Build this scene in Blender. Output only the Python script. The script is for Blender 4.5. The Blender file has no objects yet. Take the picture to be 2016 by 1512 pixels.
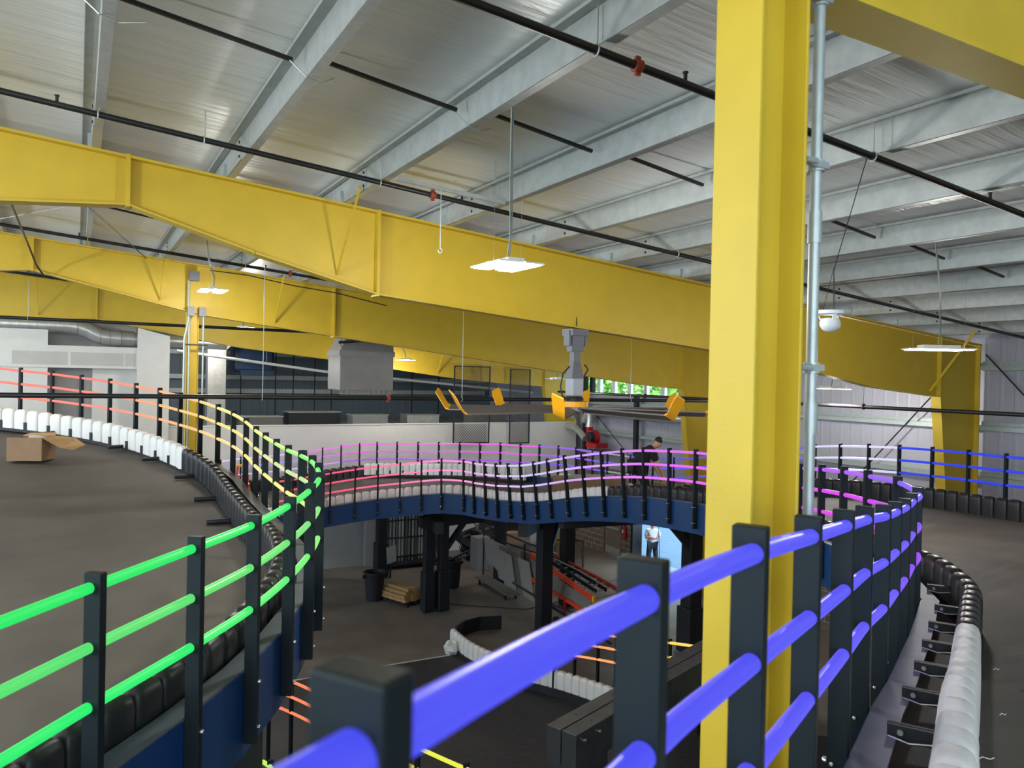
import bpy, math, random
from mathutils import Vector, Matrix
random.seed(7)
SC = bpy.context.scene
COL = SC.collection
R = math.radians
V = Vector
# ---------------------------------------------------------------- camera
cd = bpy.data.cameras.new('camera'); cam = bpy.data.objects.new('camera', cd); COL.objects.link(cam)
cd.sensor_width = 36.0; cd.lens = 36.0 * 1520.0 / 2016.0; cd.clip_start = 0.05; cd.clip_end = 300
YAW, PITCH, ROLL = R(29.4), R(-0.49), R(1.2)
fw = V((math.sin(YAW)*math.cos(PITCH), math.cos(YAW)*math.cos(PITCH), math.sin(PITCH)))
r0 = fw.cross(V((0,0,1))).normalized(); u0 = r0.cross(fw)
rt = math.cos(ROLL)*r0 + math.sin(ROLL)*u0; up = -math.sin(ROLL)*r0 + math.cos(ROLL)*u0
cam.matrix_world = Matrix(((rt.x,up.x,-fw.x,0),(rt.y,up.y,-fw.y,0),(rt.z,up.z,-fw.z,6.63),(0,0,0,1)))
cd.dof.use_dof = True; cd.dof.focus_distance = 9.0; cd.dof.aperture_fstop = 4.0
SC.camera = cam
# ---------------------------------------------------------------- world, exposure
W = bpy.data.worlds.new('world'); SC.world = W; W.use_nodes = True
W.node_tree.nodes['Background'].inputs[0].default_value = (0.66, 0.83, 0.98, 1)
W.node_tree.nodes['Background'].inputs[1].default_value = 3.0
vs = SC.view_settings; vs.view_transform = 'Standard'; vs.look = 'None'; vs.gamma = 1; vs.use_curve_mapping = False
vs.exposure = 1.02
LAMP_W = 125.0
LAMP_COL = (1.0, 0.96, 0.90)
SC.cycles.max_bounces = 6; SC.cycles.diffuse_bounces = 4; SC.cycles.glossy_bounces = 3
SC.cycles.sample_clamp_indirect = 4.0
SC.cycles.use_denoising = True
# ---------------------------------------------------------------- materials
def srgb(r, g, b):
    def c(v):
        v /= 255.0
        return v/12.92 if v <= 0.04045 else ((v+0.055)/1.055)**2.4
    return (c(r), c(g), c(b), 1)
def mat(name, col, rough=0.6, metal=0.0, noise=0.0, nscale=3.0, bump=0.0, bscale=30.0, spec=0.5, emit=0, trans=0.0, stretch=None):
    m = bpy.data.materials.new(name); m.use_nodes = True; nt = m.node_tree; p = nt.nodes['Principled BSDF']
    p.inputs['Base Color'].default_value = col; p.inputs['Roughness'].default_value = rough; p.inputs['Metallic'].default_value = metal
    p.inputs['Specular IOR Level'].default_value = spec
    tc = nt.nodes.new('ShaderNodeTexCoord'); mp = nt.nodes.new('ShaderNodeMapping'); nt.links.new(tc.outputs['Object'], mp.inputs[0])
    if stretch: mp.inputs['Scale'].default_value = stretch
    n = nt.nodes.new('ShaderNodeTexNoise'); n.inputs['Scale'].default_value = nscale; n.inputs['Detail'].default_value = 5
    nt.links.new(mp.outputs[0], n.inputs['Vector'])
    cr = nt.nodes.new('ShaderNodeValToRGB')
    k1, k2 = 1-noise, 1+noise
    cr.color_ramp.elements[0].position = 0.3; cr.color_ramp.elements[1].position = 0.7
    cr.color_ramp.elements[0].color = (col[0]*k1, col[1]*k1, col[2]*k1, 1)
    cr.color_ramp.elements[1].color = (min(1, col[0]*k2), min(1, col[1]*k2), min(1, col[2]*k2), 1)
    nt.links.new(n.outputs['Fac'], cr.inputs[0]); nt.links.new(cr.outputs[0], p.inputs['Base Color'])
    if bump:
        n2 = nt.nodes.new('ShaderNodeTexNoise'); n2.inputs['Scale'].default_value = bscale; n2.inputs['Detail'].default_value = 3
        nt.links.new(mp.outputs[0], n2.inputs['Vector'])
        b = nt.nodes.new('ShaderNodeBump'); b.inputs['Strength'].default_value = bump; b.inputs['Distance'].default_value = 0.02
        nt.links.new(n2.outputs['Fac'], b.inputs['Height']); nt.links.new(b.outputs[0], p.inputs['Normal'])
    if emit:
        p.inputs['Emission Color'].default_value = col; p.inputs['Emission Strength'].default_value = emit
    return m
M = {}
M['yellow'] = mat('yellow_paint', (0.56, 0.385, 0.022, 1), 0.5, noise=0.05, bump=0.05, bscale=60)
M['yellowd'] = mat('yellow_fan_paint', srgb(235, 165, 25), 0.45, noise=0.05)
M['galv'] = mat('galvanised_steel', (0.42, 0.445, 0.425, 1), 0.45, 0.25, noise=0.10, nscale=9)
M['galvb'] = mat('bright_galvanised_steel', (0.38, 0.43, 0.41, 1), 0.4, 0.4, noise=0.08, nscale=20)
M['blackpipe'] = mat('black_pipe_paint', (0.012, 0.012, 0.013, 1), 0.4, noise=0.2)
M['postblack'] = mat('black_post_paint', (0.006, 0.011, 0.013, 1), 0.48, noise=0.12, nscale=5, bump=0.03, bscale=120, spec=0.22)
M['black'] = mat('black_steel', (0.008, 0.009, 0.014, 1), 0.55, noise=0.2)
M['beam'] = mat('blue_beam_paint', (0.002, 0.034, 0.125, 1), 0.45, noise=0.08)
M['ledge'] = mat('bare_flange_steel', (0.10, 0.11, 0.145, 1), 0.55, 0.2, noise=0.12, nscale=6)
M['deck'] = mat('dark_rubberised_track', (0.080, 0.071, 0.060, 1), 0.66, noise=0.22, nscale=1.2, bump=0.25, bscale=160, spec=0.35)
M['rubber'] = mat('black_rubber_floor', (0.030, 0.028, 0.030, 1), 0.6, noise=0.35, nscale=5, bump=0.2, bscale=60, stretch=(1,3,1))
M['concrete'] = mat('concrete_floor', (0.165, 0.138, 0.112, 1), 0.5, noise=0.22, nscale=0.9, bump=0.05, bscale=20)
M['white_wall'] = mat('white_drywall', (0.66, 0.65, 0.61, 1), 0.85, noise=0.03)
M['primer_wall'] = mat('bare_drywall_paper', (0.50, 0.49, 0.45, 1), 0.9, noise=0.05)
M['grey_wall'] = mat('grey_recess_board', (0.34, 0.34, 0.33, 1), 0.9, noise=0.04)
M['dark_wall'] = mat('dark_metal_wall', (0.16, 0.20, 0.23, 1), 0.5, 0.2, noise=0.12, nscale=1.0)
M['bump_white'] = mat('white_plastic_bumper', (0.70, 0.69, 0.66, 1), 0.5, noise=0.03, nscale=14)
M['bump_black'] = mat('black_plastic_bumper', (0.018, 0.018, 0.020, 1), 0.38, noise=0.15, nscale=8, spec=0.35)
M['chrome'] = mat('bright_bolt_steel', (0.75, 0.75, 0.73, 1), 0.25, 0.9)
M['duct'] = mat('spiral_duct_steel', (0.52, 0.53, 0.51, 1), 0.35, 0.6, noise=0.12, nscale=7)
M['lamp_body'] = mat('white_lamp_body', (0.75, 0.76, 0.74, 1), 0.4)
M['grey_box'] = mat('grey_sheet_metal', (0.27, 0.27, 0.27, 1), 0.45, 0.3, noise=0.08)
M['kraft'] = mat('brown_cardboard', srgb(140, 112, 84), 0.85, noise=0.08, nscale=6)
M['kraftd'] = mat('torn_cardboard', srgb(165, 130, 86), 0.85, noise=0.12, nscale=9)
M['wood'] = mat('pine_timber', srgb(165, 130, 84), 0.75, noise=0.15, nscale=12)
M['board'] = mat('grey_sheet_board', srgb(150, 148, 142), 0.7, noise=0.06)
M['boardd'] = mat('darker_sheet_board', srgb(105, 103, 98), 0.7, noise=0.06)
M['orange'] = mat('orange_fibreglass', srgb(205, 62, 28), 0.5, noise=0.1)
M['red'] = mat('red_enamel', srgb(170, 22, 30), 0.4, noise=0.06)
M['cone'] = mat('orange_cone_plastic', srgb(250, 70, 40), 0.5)
M['white'] = mat('white_plastic', (0.72, 0.72, 0.70, 1), 0.45)
M['ground_out'] = mat('outdoor_concrete', (0.17, 0.22, 0.24, 1), 0.85, noise=0.08, nscale=1.5)
M['asphalt'] = mat('outdoor_asphalt', (0.065, 0.130, 0.20, 1), 0.85, noise=0.10, nscale=3)
M['foil'] = mat('crumpled_plastic', (0.55, 0.56, 0.58, 1), 0.25, bump=0.9, bscale=9)
M['tarp'] = mat('blue_tarp', (0.003,0.02,0.06,1), 0.5, noise=0.3, nscale=6, bump=0.4, bscale=8)
M['bark'] = mat('bark', (0.12, 0.09, 0.06, 1), 0.9)
M['leaf'] = mat('leaves', (0.30, 0.52, 0.10, 1), 0.7, noise=0.4, nscale=2)
M['skin'] = mat('skin', srgb(196, 145, 120), 0.6)
M['hair'] = mat('dark_hair', (0.012, 0.010, 0.009, 1), 0.7)
M['shirtb'] = mat('black_shirt', (0.012, 0.012, 0.015, 1), 0.9)
M['shirtw'] = mat('light_polo_shirt', (0.62, 0.66, 0.70, 1), 0.9)
M['jeans'] = mat('dark_trousers', (0.02, 0.026, 0.04, 1), 0.9)
M['doorm'] = mat('brown_grey_door_paint', srgb(128, 116, 104), 0.5)
# brick / block wall
def block_mat():
    m = bpy.data.materials.new('concrete_block_wall'); m.use_nodes = True; nt = m.node_tree; p = nt.nodes['Principled BSDF']
    tc = nt.nodes.new('ShaderNodeTexCoord'); sp = nt.nodes.new('ShaderNodeSeparateXYZ'); cb = nt.nodes.new('ShaderNodeCombineXYZ')
    nt.links.new(tc.outputs['Object'], sp.inputs[0]); nt.links.new(sp.outputs['Y'], cb.inputs[0]); nt.links.new(sp.outputs['Z'], cb.inputs[1])
    b = nt.nodes.new('ShaderNodeTexBrick'); nt.links.new(cb.outputs[0], b.inputs['Vector'])
    b.inputs['Scale'].default_value = 1.0; b.inputs['Brick Width'].default_value = 0.41; b.inputs['Row Height'].default_value = 0.205
    b.inputs['Mortar Size'].default_value = 0.009; b.inputs['Mortar Smooth'].default_value = 0.1
    b.inputs['Color1'].default_value = srgb(122, 108, 96); b.inputs['Color2'].default_value = srgb(108, 96, 85); b.inputs['Mortar'].default_value = srgb(185, 175, 165)
    nt.links.new(b.outputs['Color'], p.inputs['Base Color']); p.inputs['Roughness'].default_value = 0.9
    return m
M['block'] = block_mat()
def ribbed(name, col, axis, scale=0.5):
    m = mat(name, col, 0.5, 0.1, noise=0.04, nscale=1.5); nt = m.node_tree; p = nt.nodes['Principled BSDF']
    tc = nt.nodes.new('ShaderNodeTexCoord'); w = nt.nodes.new('ShaderNodeTexWave'); w.wave_profile = 'SAW' if 0 else 'SIN'
    w.bands_direction = axis; w.inputs['Scale'].default_value = scale
    nt.links.new(tc.outputs['Object'], w.inputs['Vector'])
    cr = nt.nodes.new('ShaderNodeValToRGB'); cr.color_ramp.elements[0].position = 0.80; cr.color_ramp.elements[1].position = 0.95
    nt.links.new(w.outputs['Fac'], cr.inputs[0])
    b = nt.nodes.new('ShaderNodeBump'); b.inputs['Strength'].default_value = 0.22; b.inputs['Distance'].default_value = 0.03
    nt.links.new(cr.outputs[0], b.inputs['Height']); nt.links.new(b.outputs[0], p.inputs['Normal'])
    return m
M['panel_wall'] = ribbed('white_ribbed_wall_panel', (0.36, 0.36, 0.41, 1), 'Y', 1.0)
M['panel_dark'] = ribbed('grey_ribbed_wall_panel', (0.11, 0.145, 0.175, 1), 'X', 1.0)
def insulation():
    m = bpy.data.materials.new('silver_roof_insulation'); m.use_nodes = True; nt = m.node_tree; p = nt.nodes['Principled BSDF']
    p.inputs['Roughness'].default_value = 0.36; p.inputs['Metallic'].default_value = 0.12
    tc = nt.nodes.new('ShaderNodeTexCoord'); mp = nt.nodes.new('ShaderNodeMapping'); mp.inputs['Scale'].default_value = (0.45, 5.0, 1)
    nt.links.new(tc.outputs['Object'], mp.inputs[0])
    n = nt.nodes.new('ShaderNodeTexNoise'); n.inputs['Scale'].default_value = 1.6; n.inputs['Detail'].default_value = 6; n.inputs['Distortion'].default_value = 0.6
    nt.links.new(mp.outputs[0], n.inputs['Vector'])
    n3 = nt.nodes.new('ShaderNodeTexNoise'); n3.inputs['Scale'].default_value = 0.5; nt.links.new(tc.outputs['Object'], n3.inputs['Vector'])
    mx = nt.nodes.new('ShaderNodeMath'); mx.operation = 'MULTIPLY'; nt.links.new(n.outputs['Fac'], mx.inputs[0]); nt.links.new(n3.outputs['Fac'], mx.inputs[1])
    b = nt.nodes.new('ShaderNodeBump'); b.inputs['Strength'].default_value = 0.55; b.inputs['Distance'].default_value = 0.12
    nt.links.new(mx.outputs[0], b.inputs['Height']); nt.links.new(b.outputs[0], p.inputs['Normal'])
    cr = nt.nodes.new('ShaderNodeValToRGB'); cr.color_ramp.elements[0].color = (0.76, 0.79, 0.77, 1); cr.color_ramp.elements[1].color = (0.88, 0.91, 0.89, 1)
    nt.links.new(n.outputs['Fac'], cr.inputs[0]); nt.links.new(cr.outputs[0], p.inputs['Base Color'])
    return m
M['insul'] = insulation()
def glow():
    m = bpy.data.materials.new('lit_rail_tube'); m.use_nodes = True; nt = m.node_tree; p = nt.nodes['Principled BSDF']
    oi = nt.nodes.new('ShaderNodeObjectInfo'); nt.links.new(oi.outputs['Color'], p.inputs['Emission Color'])
    p.inputs['Base Color'].default_value = (0.03, 0.03, 0.03, 1); p.inputs['Emission Strength'].default_value = 0.50; p.inputs['Roughness'].default_value = 0.35; p.inputs['Specular IOR Level'].default_value = 0.25
    return m
M['glow'] = glow()
def emis(name, col, s):
    m = bpy.data.materials.new(name); m.use_nodes = True; p = m.node_tree.nodes['Principled BSDF']
    p.inputs['Base Color'].default_value = (0.8, 0.8, 0.8, 1); p.inputs['Emission Color'].default_value = (*col, 1); p.inputs['Emission Strength'].default_value = s
    return m
M['diffuser'] = emis('lamp_diffuser', (1.0, 0.90, 0.72), 22.0)
M['diffuser_cool'] = emis('lamp_diffuser_cool', (1.0, 0.96, 0.88), 6.0)
def glassm():
    m = bpy.data.materials.new('window_glass'); m.use_nodes = True; p = m.node_tree.nodes['Principled BSDF']
    p.inputs['Base Color'].default_value = (0.9, 0.97, 0.97, 1); p.inputs['Transmission Weight'].default_value = 1; p.inputs['Roughness'].default_value = 0.0; p.inputs['IOR'].default_value = 1.02
    return m
M['glass'] = glassm()
def mesh_mat():
    m = bpy.data.materials.new('black_wire_mesh'); m.use_nodes = True; m.node_tree.nodes['Principled BSDF'].inputs['Base Color'].default_value = (0.01, 0.01, 0.01, 1)
    return m
M['wire'] = mesh_mat()
# ---------------------------------------------------------------- mesh builder
class MB:
    def __init__(s): s.v = []; s.f = []; s.m = []; s.cur = 0
    def add(s, vs_, fs): 
        o = len(s.v); s.v += [tuple(x) for x in vs_]; s.f += [tuple(i+o for i in q) for q in fs]; s.m += [s.cur]*len(fs); return s
    def obox(s, c, ax, ay, az):           # centre and three half vectors
        c = V(c); ax = V(ax); ay = V(ay); az = V(az)
        vs_ = [c + i*ax + j*ay + k*az for k in (-1,1) for j in (-1,1) for i in (-1,1)]
        return s.add(vs_, [(0,2,3,1),(4,5,7,6),(0,1,5,4),(2,6,7,3),(0,4,6,2),(1,3,7,5)])
    def box(s, x0, x1, y0, y1, z0, z1):
        return s.obox(((x0+x1)/2,(y0+y1)/2,(z0+z1)/2), ((x1-x0)/2,0,0), (0,(y1-y0)/2,0), (0,0,(z1-z0)/2))
    def bar(s, a, b, w, h, upv=(0,0,1)):   # rectangular bar from a to b
        a = V(a); b = V(b); d = (b-a); dn = d.normalized(); sd = dn.cross(V(upv))
        if sd.length < 1e-4: sd = dn.cross(V((0,1,0)))
        sd.normalize(); u = sd.cross(dn).normalized()
        return s.obox((a+b)/2, d/2, sd*w/2, u*h/2)
    def tube(s, pts, r, n=10, caps=True):
        pts = [V(p) for p in pts]; rings = []; prev = None
        for i, p in enumerate(pts):
            t = (pts[min(i+1, len(pts)-1)] - pts[max(i-1, 0)]).normalized()
            if prev is None:
                a = t.cross(V((0,0,1)))
                if a.length < 1e-3: a = t.cross(V((1,0,0)))
            else: a = prev - t*prev.dot(t)
            a.normalize(); prev = a; b = t.cross(a); rr = r[i] if isinstance(r, (list, tuple)) else r
            rings.append([p + a*rr*math.cos(2*math.pi*k/n) + b*rr*math.sin(2*math.pi*k/n) for k in range(n)])
        vs_ = [q for g in rings for q in g]; fs = []
        for i in range(len(rings)-1):
            for k in range(n): fs.append((i*n+k, i*n+(k+1)%n, (i+1)*n+(k+1)%n, (i+1)*n+k))
        if caps: fs.append(tuple(range(n))[::-1]); fs.append(tuple((len(rings)-1)*n+k for k in range(n)))
        return s.add(vs_, fs)
    def strip(s, A, B):                     # quad strip between two polylines
        n = len(A); vs_ = list(A)+list(B); return s.add(vs_, [(i, i+1, n+i+1, n+i) for i in range(n-1)])
    def slab(s, A, B, t):                   # thick strip between polylines, thickness t downwards
        n = len(A); lo = V((0,0,-t)); A = [V(p) for p in A]; B = [V(p) for p in B]
        vs_ = A+B+[p+lo for p in A]+[p+lo for p in B]; fs = []
        for i in range(n-1):
            fs += [(i,i+1,n+i+1,n+i), (2*n+i,3*n+i,3*n+i+1,2*n+i+1), (i,2*n+i,2*n+i+1,i+1), (n+i,n+i+1,3*n+i+1,3*n+i)]
        fs += [(0,n,3*n,2*n), (n-1,3*n-1,4*n-1,2*n-1)]
        return s.add(vs_, fs)
    def poly_y(s, pts, y0, y1):             # polygon in xz extruded along y
        n = len(pts); vs_ = [(x,y0,z) for x,z in pts]+[(x,y1,z) for x,z in pts]
        return s.add(vs_, [tuple(range(n))[::-1], tuple(range(n,2*n))]+[(i,(i+1)%n,n+(i+1)%n,n+i) for i in range(n)])
    def poly_x(s, pts, x0, x1):             # polygon in yz extruded along x
        n = len(pts); vs_ = [(x0,y,z) for y,z in pts]+[(x1,y,z) for y,z in pts]
        return s.add(vs_, [tuple(range(n)), tuple(range(n,2*n))[::-1]]+[(i,n+i,n+(i+1)%n,(i+1)%n) for i in range(n)])
    def lathe(s, c, prof, n=20):            # profile (r,z) about a vertical axis
        c = V(c); vs_ = [c+V((r*math.cos(2*math.pi*k/n), r*math.sin(2*math.pi*k/n), z)) for r, z in prof for k in range(n)]; fs = []
        for i in range(len(prof)-1):
            for k in range(n): fs.append((i*n+k, i*n+(k+1)%n, (i+1)*n+(k+1)%n, (i+1)*n+k))
        fs.append(tuple(range(n))[::-1]); fs.append(tuple((len(prof)-1)*n+k for k in range(n)))
        return s.add(vs_, fs)
    def mesh(s, name, mats, smooth=False):
        me = bpy.data.meshes.new(name); me.from_pydata(s.v, [], s.f)
        for m_ in (mats if isinstance(mats, (list, tuple)) else [mats]): me.materials.append(m_ if not isinstance(m_, str) else M[m_])
        me.polygons.foreach_set('material_index', s.m); 
        if smooth: me.polygons.foreach_set('use_smooth', [True]*len(s.f))
        me.update()
        if smooth:
            try: me.set_sharp_from_angle(angle=R(40))
            except Exception: pass
        return me
def link(name, me, parent=None, loc=None):
    o = bpy.data.objects.new(name, me); COL.objects.link(o)
    if parent: o.parent = parent; o.location = (V(loc) if loc is not None else V((0,0,0))) - parent.location
    elif loc is not None: o.location = loc
    return o
def part(name, mb, mats, parent=None, smooth=False, label=None, bevel=0):
    o = link(name, mb.mesh(name, mats, smooth), parent)
    if label: o['label'] = label
    if bevel:
        b = o.modifiers.new('edge', 'BEVEL'); b.width = bevel; b.segments = 2; b.limit_method = 'ANGLE'
    return o
def tag(o, label, cat, group=None):
    o['label'] = label; o['category'] = cat
    if group: o['group'] = group
    return o
def thing(name, loc, label, cat, group=None):
    o = bpy.data.objects.new(name, None); COL.objects.link(o); o.location = loc; o.empty_display_size = 0.1
    return tag(o, label, cat, group)
def single(name, mb, mats, label, cat, group=None, smooth=False, bevel=0):
    return tag(part(name, mb, mats, None, smooth, bevel=bevel), label, cat, group)
def struct(name, mb, mats, smooth=False):
    o = part(name, mb, mats, None, smooth); o['kind'] = 'structure'; return o
def sub(name, mb, mats, parent, grand, smooth=False, label=None):   # third level: mesh data are in world coordinates
    o = link(name, mb.mesh(name, mats, smooth)); o.parent = parent
    if label: o['label'] = label
    return o
ztop = lambda X: 9.09 - 0.0875*(X-0.5)
# ================================================================ SETTING
mb = MB().box(-14, 18.0, -8, 34.2, -0.12, 0); struct('floor', mb, 'concrete')
mb = MB(); A = [(-14, y, ztop(-5)+0.28-0.0875*9+0.0) for y in (-8, 34.2)]; 
mb.add([(-5,-8,ztop(-5)+.29),(18,-8,ztop(18)+.29),(18,34.2,ztop(18)+.29),(-5,34.2,ztop(-5)+.29),(-5,-8,ztop(-5)+.37),(18,-8,ztop(18)+.37),(18,34.2,ztop(18)+.37),(-5,34.2,ztop(-5)+.37)],
       [(0,3,2,1),(4,5,6,7),(0,1,5,4),(2,3,7,6),(1,2,6,5),(0,4,7,3)])
mb.add([(-14,-8,8.82),(-5,-8,ztop(-5)+.29),(-5,34.2,ztop(-5)+.29),(-14,34.2,8.82),(-14,-8,8.9),(-5,-8,ztop(-5)+.37),(-5,34.2,ztop(-5)+.37),(-14,34.2,8.9)],
       [(0,3,2,1),(4,5,6,7),(0,1,5,4),(2,3,7,6),(0,4,7,3)])
struct('ceiling', mb, 'insul')
# right wall: ribbed panels with a window band, block base, big door opening
mb = MB().box(17.85, 18.0, -8, 34.2, 3.2, 6.07).box(17.85, 18.0, -8, 20.0, 6.07, 7.9).box(17.85, 18.0, 25.9, 34.2, 6.07, 7.9).box(17.85, 18.0, 20.0, 25.9, 7.25, 7.9)
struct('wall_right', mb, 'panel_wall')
mb = MB().box(17.72, 18.0, 24.02, 34.0, 0, 3.2).box(17.72, 18.0, 22.25, 22.95, 0, 3.2).box(17.72, 18.0, 22.95, 24.02, 2.15, 3.2).box(17.72, 18.0, -8, 18.2, 0, 3.2).box(17.72, 18.0, 18.2, 22.25, 2.62, 3.2)
struct('wall_right_lower', mb, 'block')
struct('trim_1', MB().box(17.62, 18.05, 22.13, 22.25, 0, 3.2).box(17.62, 18.05, 18.1, 18.2, 0, 3.2), 'black')
d1 = struct('door_1', MB().box(17.76, 17.81, 22.99, 23.98, 0.01, 2.12), 'doorm')
f1 = part('door_frame', MB().box(17.70, 17.86, 22.93, 22.99, 0, 2.2).box(17.70, 17.86, 23.98, 24.06, 0, 2.2).box(17.70, 17.86, 22.93, 24.06, 2.12, 2.2), 'doorm', d1)
part('push_bar', MB().box(17.70, 17.74, 23.05, 23.9, 0.98, 1.06).box(17.735, 17.762, 23.1, 23.2, 0.97, 1.07).box(17.735, 17.762, 23.75, 23.85, 0.97, 1.07), 'galv', d1)
part('kick_plate', MB().box(17.745, 17.762, 23.03, 23.94, 0.05, 0.3), 'galv', d1)
# end wall and unseen walls, left open above to let sky light in
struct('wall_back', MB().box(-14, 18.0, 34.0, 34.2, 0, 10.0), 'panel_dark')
struct('wall_left', MB().box(-14.2, -14, -8, 34.2, 0, 4.0), 'white_wall')
struct('wall_front', MB().box(-14, 18.0, -8.4, -8.2, 0, 4.0).box(3.0, 18.0, -8.4, -8.2, 4.0, 8.9), 'white_wall')  # tall right part added to keep sky light off the near right deck
# window band in the right wall
w1 = struct('window_1', MB().box(17.83, 17.99, 20.0, 25.9, 6.02, 6.10).box(17.83, 17.99, 20.0, 25.9, 7.2, 7.28), 'lamp_body')
part('window_pane', MB().box(17.90, 17.912, 20.0, 25.9, 6.1, 7.2), 'glass', w1)
for y in [20.05, 20.95, 21.9, 22.85, 23.8, 24.75, 25.85]:
    part('mullion', MB().box(17.86, 17.98, y-.10, y+.10, 6.1, 7.2), 'lamp_body', w1)
part('window_post', MB().box(17.70, 17.84, 24.95, 25.15, 6.1, 7.3), 'black', w1)
# outdoors
struct('ground_outside', MB().box(18.0, 70, -30, 70, -0.34, -0.22), 'asphalt')
struct('apron_outside', MB().box(18.0, 19.1, -8, 34.2, -0.30, -0.2), 'ground_out')
# partition above the far deck, and piers below it
struct('wall_partition', MB().box(2.46, 17.55, 25.80, 25.90, 2.75, 4.88), 'white_wall')
struct('trim_partition', MB().box(2.46, 17.55, 25.78, 25.905, 4.88, 4.91), 'lamp_body')
struct('wall_partition_lower', MB().box(2.46, 8.75, 25.80, 25.92, 0, 2.75).box(8.75, 9.35, 25.6, 25.92, 0, 2.75), 'grey_wall')
struct('wall_pier', MB().box(12.2, 13.7, 26.6, 26.8, 0, 2.75), 'white_wall')
# drywall construction on the left
struct('wall_drywall', MB().box(-8, -0.74, 25.80, 25.95, 0, 7.72).box(-8, 1.57, 25.74, 25.80, 6.64, 7.28).box(-1.7, 1.57, 25.80, 26.45, 6.64, 7.28), 'white_wall')
struct('wall_recess', MB().box(-0.74, 0.42, 26.6, 26.7, 0, 7.2).box(-.74, 1.6, 26.75, 26.85, 7.2, 9.0), 'grey_wall')
struct('wall_recess_side', MB().box(0.40, 1.60, 26.2, 26.6, 0, 6.64), 'white_wall')
struct('wall_drywall_tall', MB().poly_y([(1.57,0),(2.45,0),(2.45,7.66),(1.57,7.88)], 25.62, 25.80), 'white_wall')
struct('trim_drywall', MB().box(-1.6, -0.25, 25.735, 25.742, 6.72, 7.10).box(-0.17, 1.2, 25.735, 25.742, 6.72, 7.10).box(1.24, 1.52, 25.735, 25.742, 6.72, 7.10), 'primer_wall')
# ================================================================ STEEL FRAMES
ORD = ['first','second','third','fourth','fifth','sixth','seventh','eighth','ninth','tenth','eleventh','twelfth','thirteenth','fourteenth']
def frame(Y, bot, label, braces, splices, xcol=None, left=-6.0, base=(2.042, 2.285)):
    t = thing('steel_girder', (17.3, Y, 0), label, 'steel beam', 'yellow portal frames')
    xs = [p[0] for p in bot]
    # web
    def zb(x):
        for (a, za), (b, zb_) in zip(bot, bot[1:]):
            if a <= x <= b: return za + (zb_-za)*(x-a)/(b-a)
        return bot[-1][1]
    ptsb = [(x, z) for x, z in bot]
    web = ptsb + [(17.62, bot[-1][1]), (17.62, ztop(17.62)-.05), (left, ztop(left)-.02)]
    part('rafter_web', MB().poly_y(web, Y-.005, Y+.005), 'yellow', t)
    m = MB()
    m.poly_y([(left, ztop(left)-.03), (left, ztop(left)), (17.66, ztop(17.66)), (17.66, ztop(17.66)-.03)], Y-.11, Y+.11)
    part('top_flange', m, 'yellow', t, bevel=0)
    m = MB()
    for (a, za), (b, zb_) in zip(bot, bot[1:]):
        m.poly_y([(a-.005, za-.022), (b+.005, zb_-.022), (b+.005, zb_), (a-.005, za)], Y-.11, Y+.11)
    part('bottom_flange', m, 'yellow', t)
    for x in splices:
        part('splice_plate', MB().box(x-.022, x+.022, Y-.115, Y+.115, zb(x)-.04, ztop(x)+.01), 'yellow', t)
    # eave column, tapering towards the floor
    xi, zk = bot[-1]
    part('column_web', MB().poly_y([(xi, zk), (xi+.85, 0), (17.62, 0), (17.62, zk)], Y-.005, Y+.005), 'yellow', t)
    m = MB().poly_y([(xi-.02, zk+.0), (xi+.83, 0), (xi+.86, 0), (xi+.01, zk)], Y-.11, Y+.11); part('inner_column_flange', m, 'yellow', t)
    m = MB().box(17.60, 17.63, Y-.11, Y+.11, 0, ztop(17.6)); part('outer_column_flange', m, 'yellow', t)
    part('knee_stiffener', MB().box(xi+.0, xi+.025, Y-.10, Y+.10, zk, ztop(xi)-.03), 'yellow', t)
    for xb in braces:
        part('flange_brace', MB().bar((xb, Y-.95, ztop(xb)+.02), (xb+.01, Y-.02, zb(xb)+.08), .05, .012, (1,0,0)), 'yellow', t)
    if xcol:
        a, b = base
        a += xcol; b += xcol; zc = zb((a+b)/2)
        part('post_web', MB().box(a+.013, b-.013, Y-.005, Y+.005, 0, zc), 'yellow', t)
        part('post_flange', MB().box(a-.0, a+.014, Y-.11, Y+.11, 0, zc), 'yellow', t, bevel=.003)
        part('post_flange', MB().box(b-.014, b, Y-.11, Y+.11, 0, zc), 'yellow', t, bevel=.003)
    return t
bot1 = [(-6,8.0),(-.75,8.43),(.48,8.54),(1.9,8.12),(3.5,7.72),(9.5,7.2),(12.3,6.86),(13.9,6.61),(16.17,6.42)]
bot2 = [(-6,8.1),(-.8,8.57),(.48,8.45),(1.37,8.06),(2.38,7.85),(5.26,7.53),(10.,7.01),(14.3,6.53),(16.1,6.40)]
bot2 = [(-6,8.1),(-.8,8.57),(1.37,8.07),(2.38,7.86),(5.26,7.53),(10.,7.01),(14.3,6.53),(16.1,6.40)]
bot3 = [(-6,7.9),(.48,8.12),(2.4,7.79),(4.5,7.43),(7.35,7.14),(12.3,6.55),(14.5,6.39),(16.1,6.32)]
bot0 = [(-6,8.15),(1.4,8.10),(4.6,8.10),(9.5,7.3),(12.3,6.9),(13.9,6.63),(16.17,6.42)]
frame(2.03, bot0, 'yellow frame with the big post standing close to the camera', [4.45, 8.9], [], 1e-9)
frame(10.03, bot1, 'yellow rafter crossing the picture with the large fan clamped under it', [2.95, 15.9], [.48, 3.5], None)
frame(18.03, bot2, 'yellow rafter behind the fan, carried by the slim post in the far left', [1.5, 3.9], [-.8, 5.26], .0001)
frame(26.03, bot3, 'farthest yellow rafter, above the grey hanging duct box', [-1.0, 11.5], [.48], None)
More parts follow.
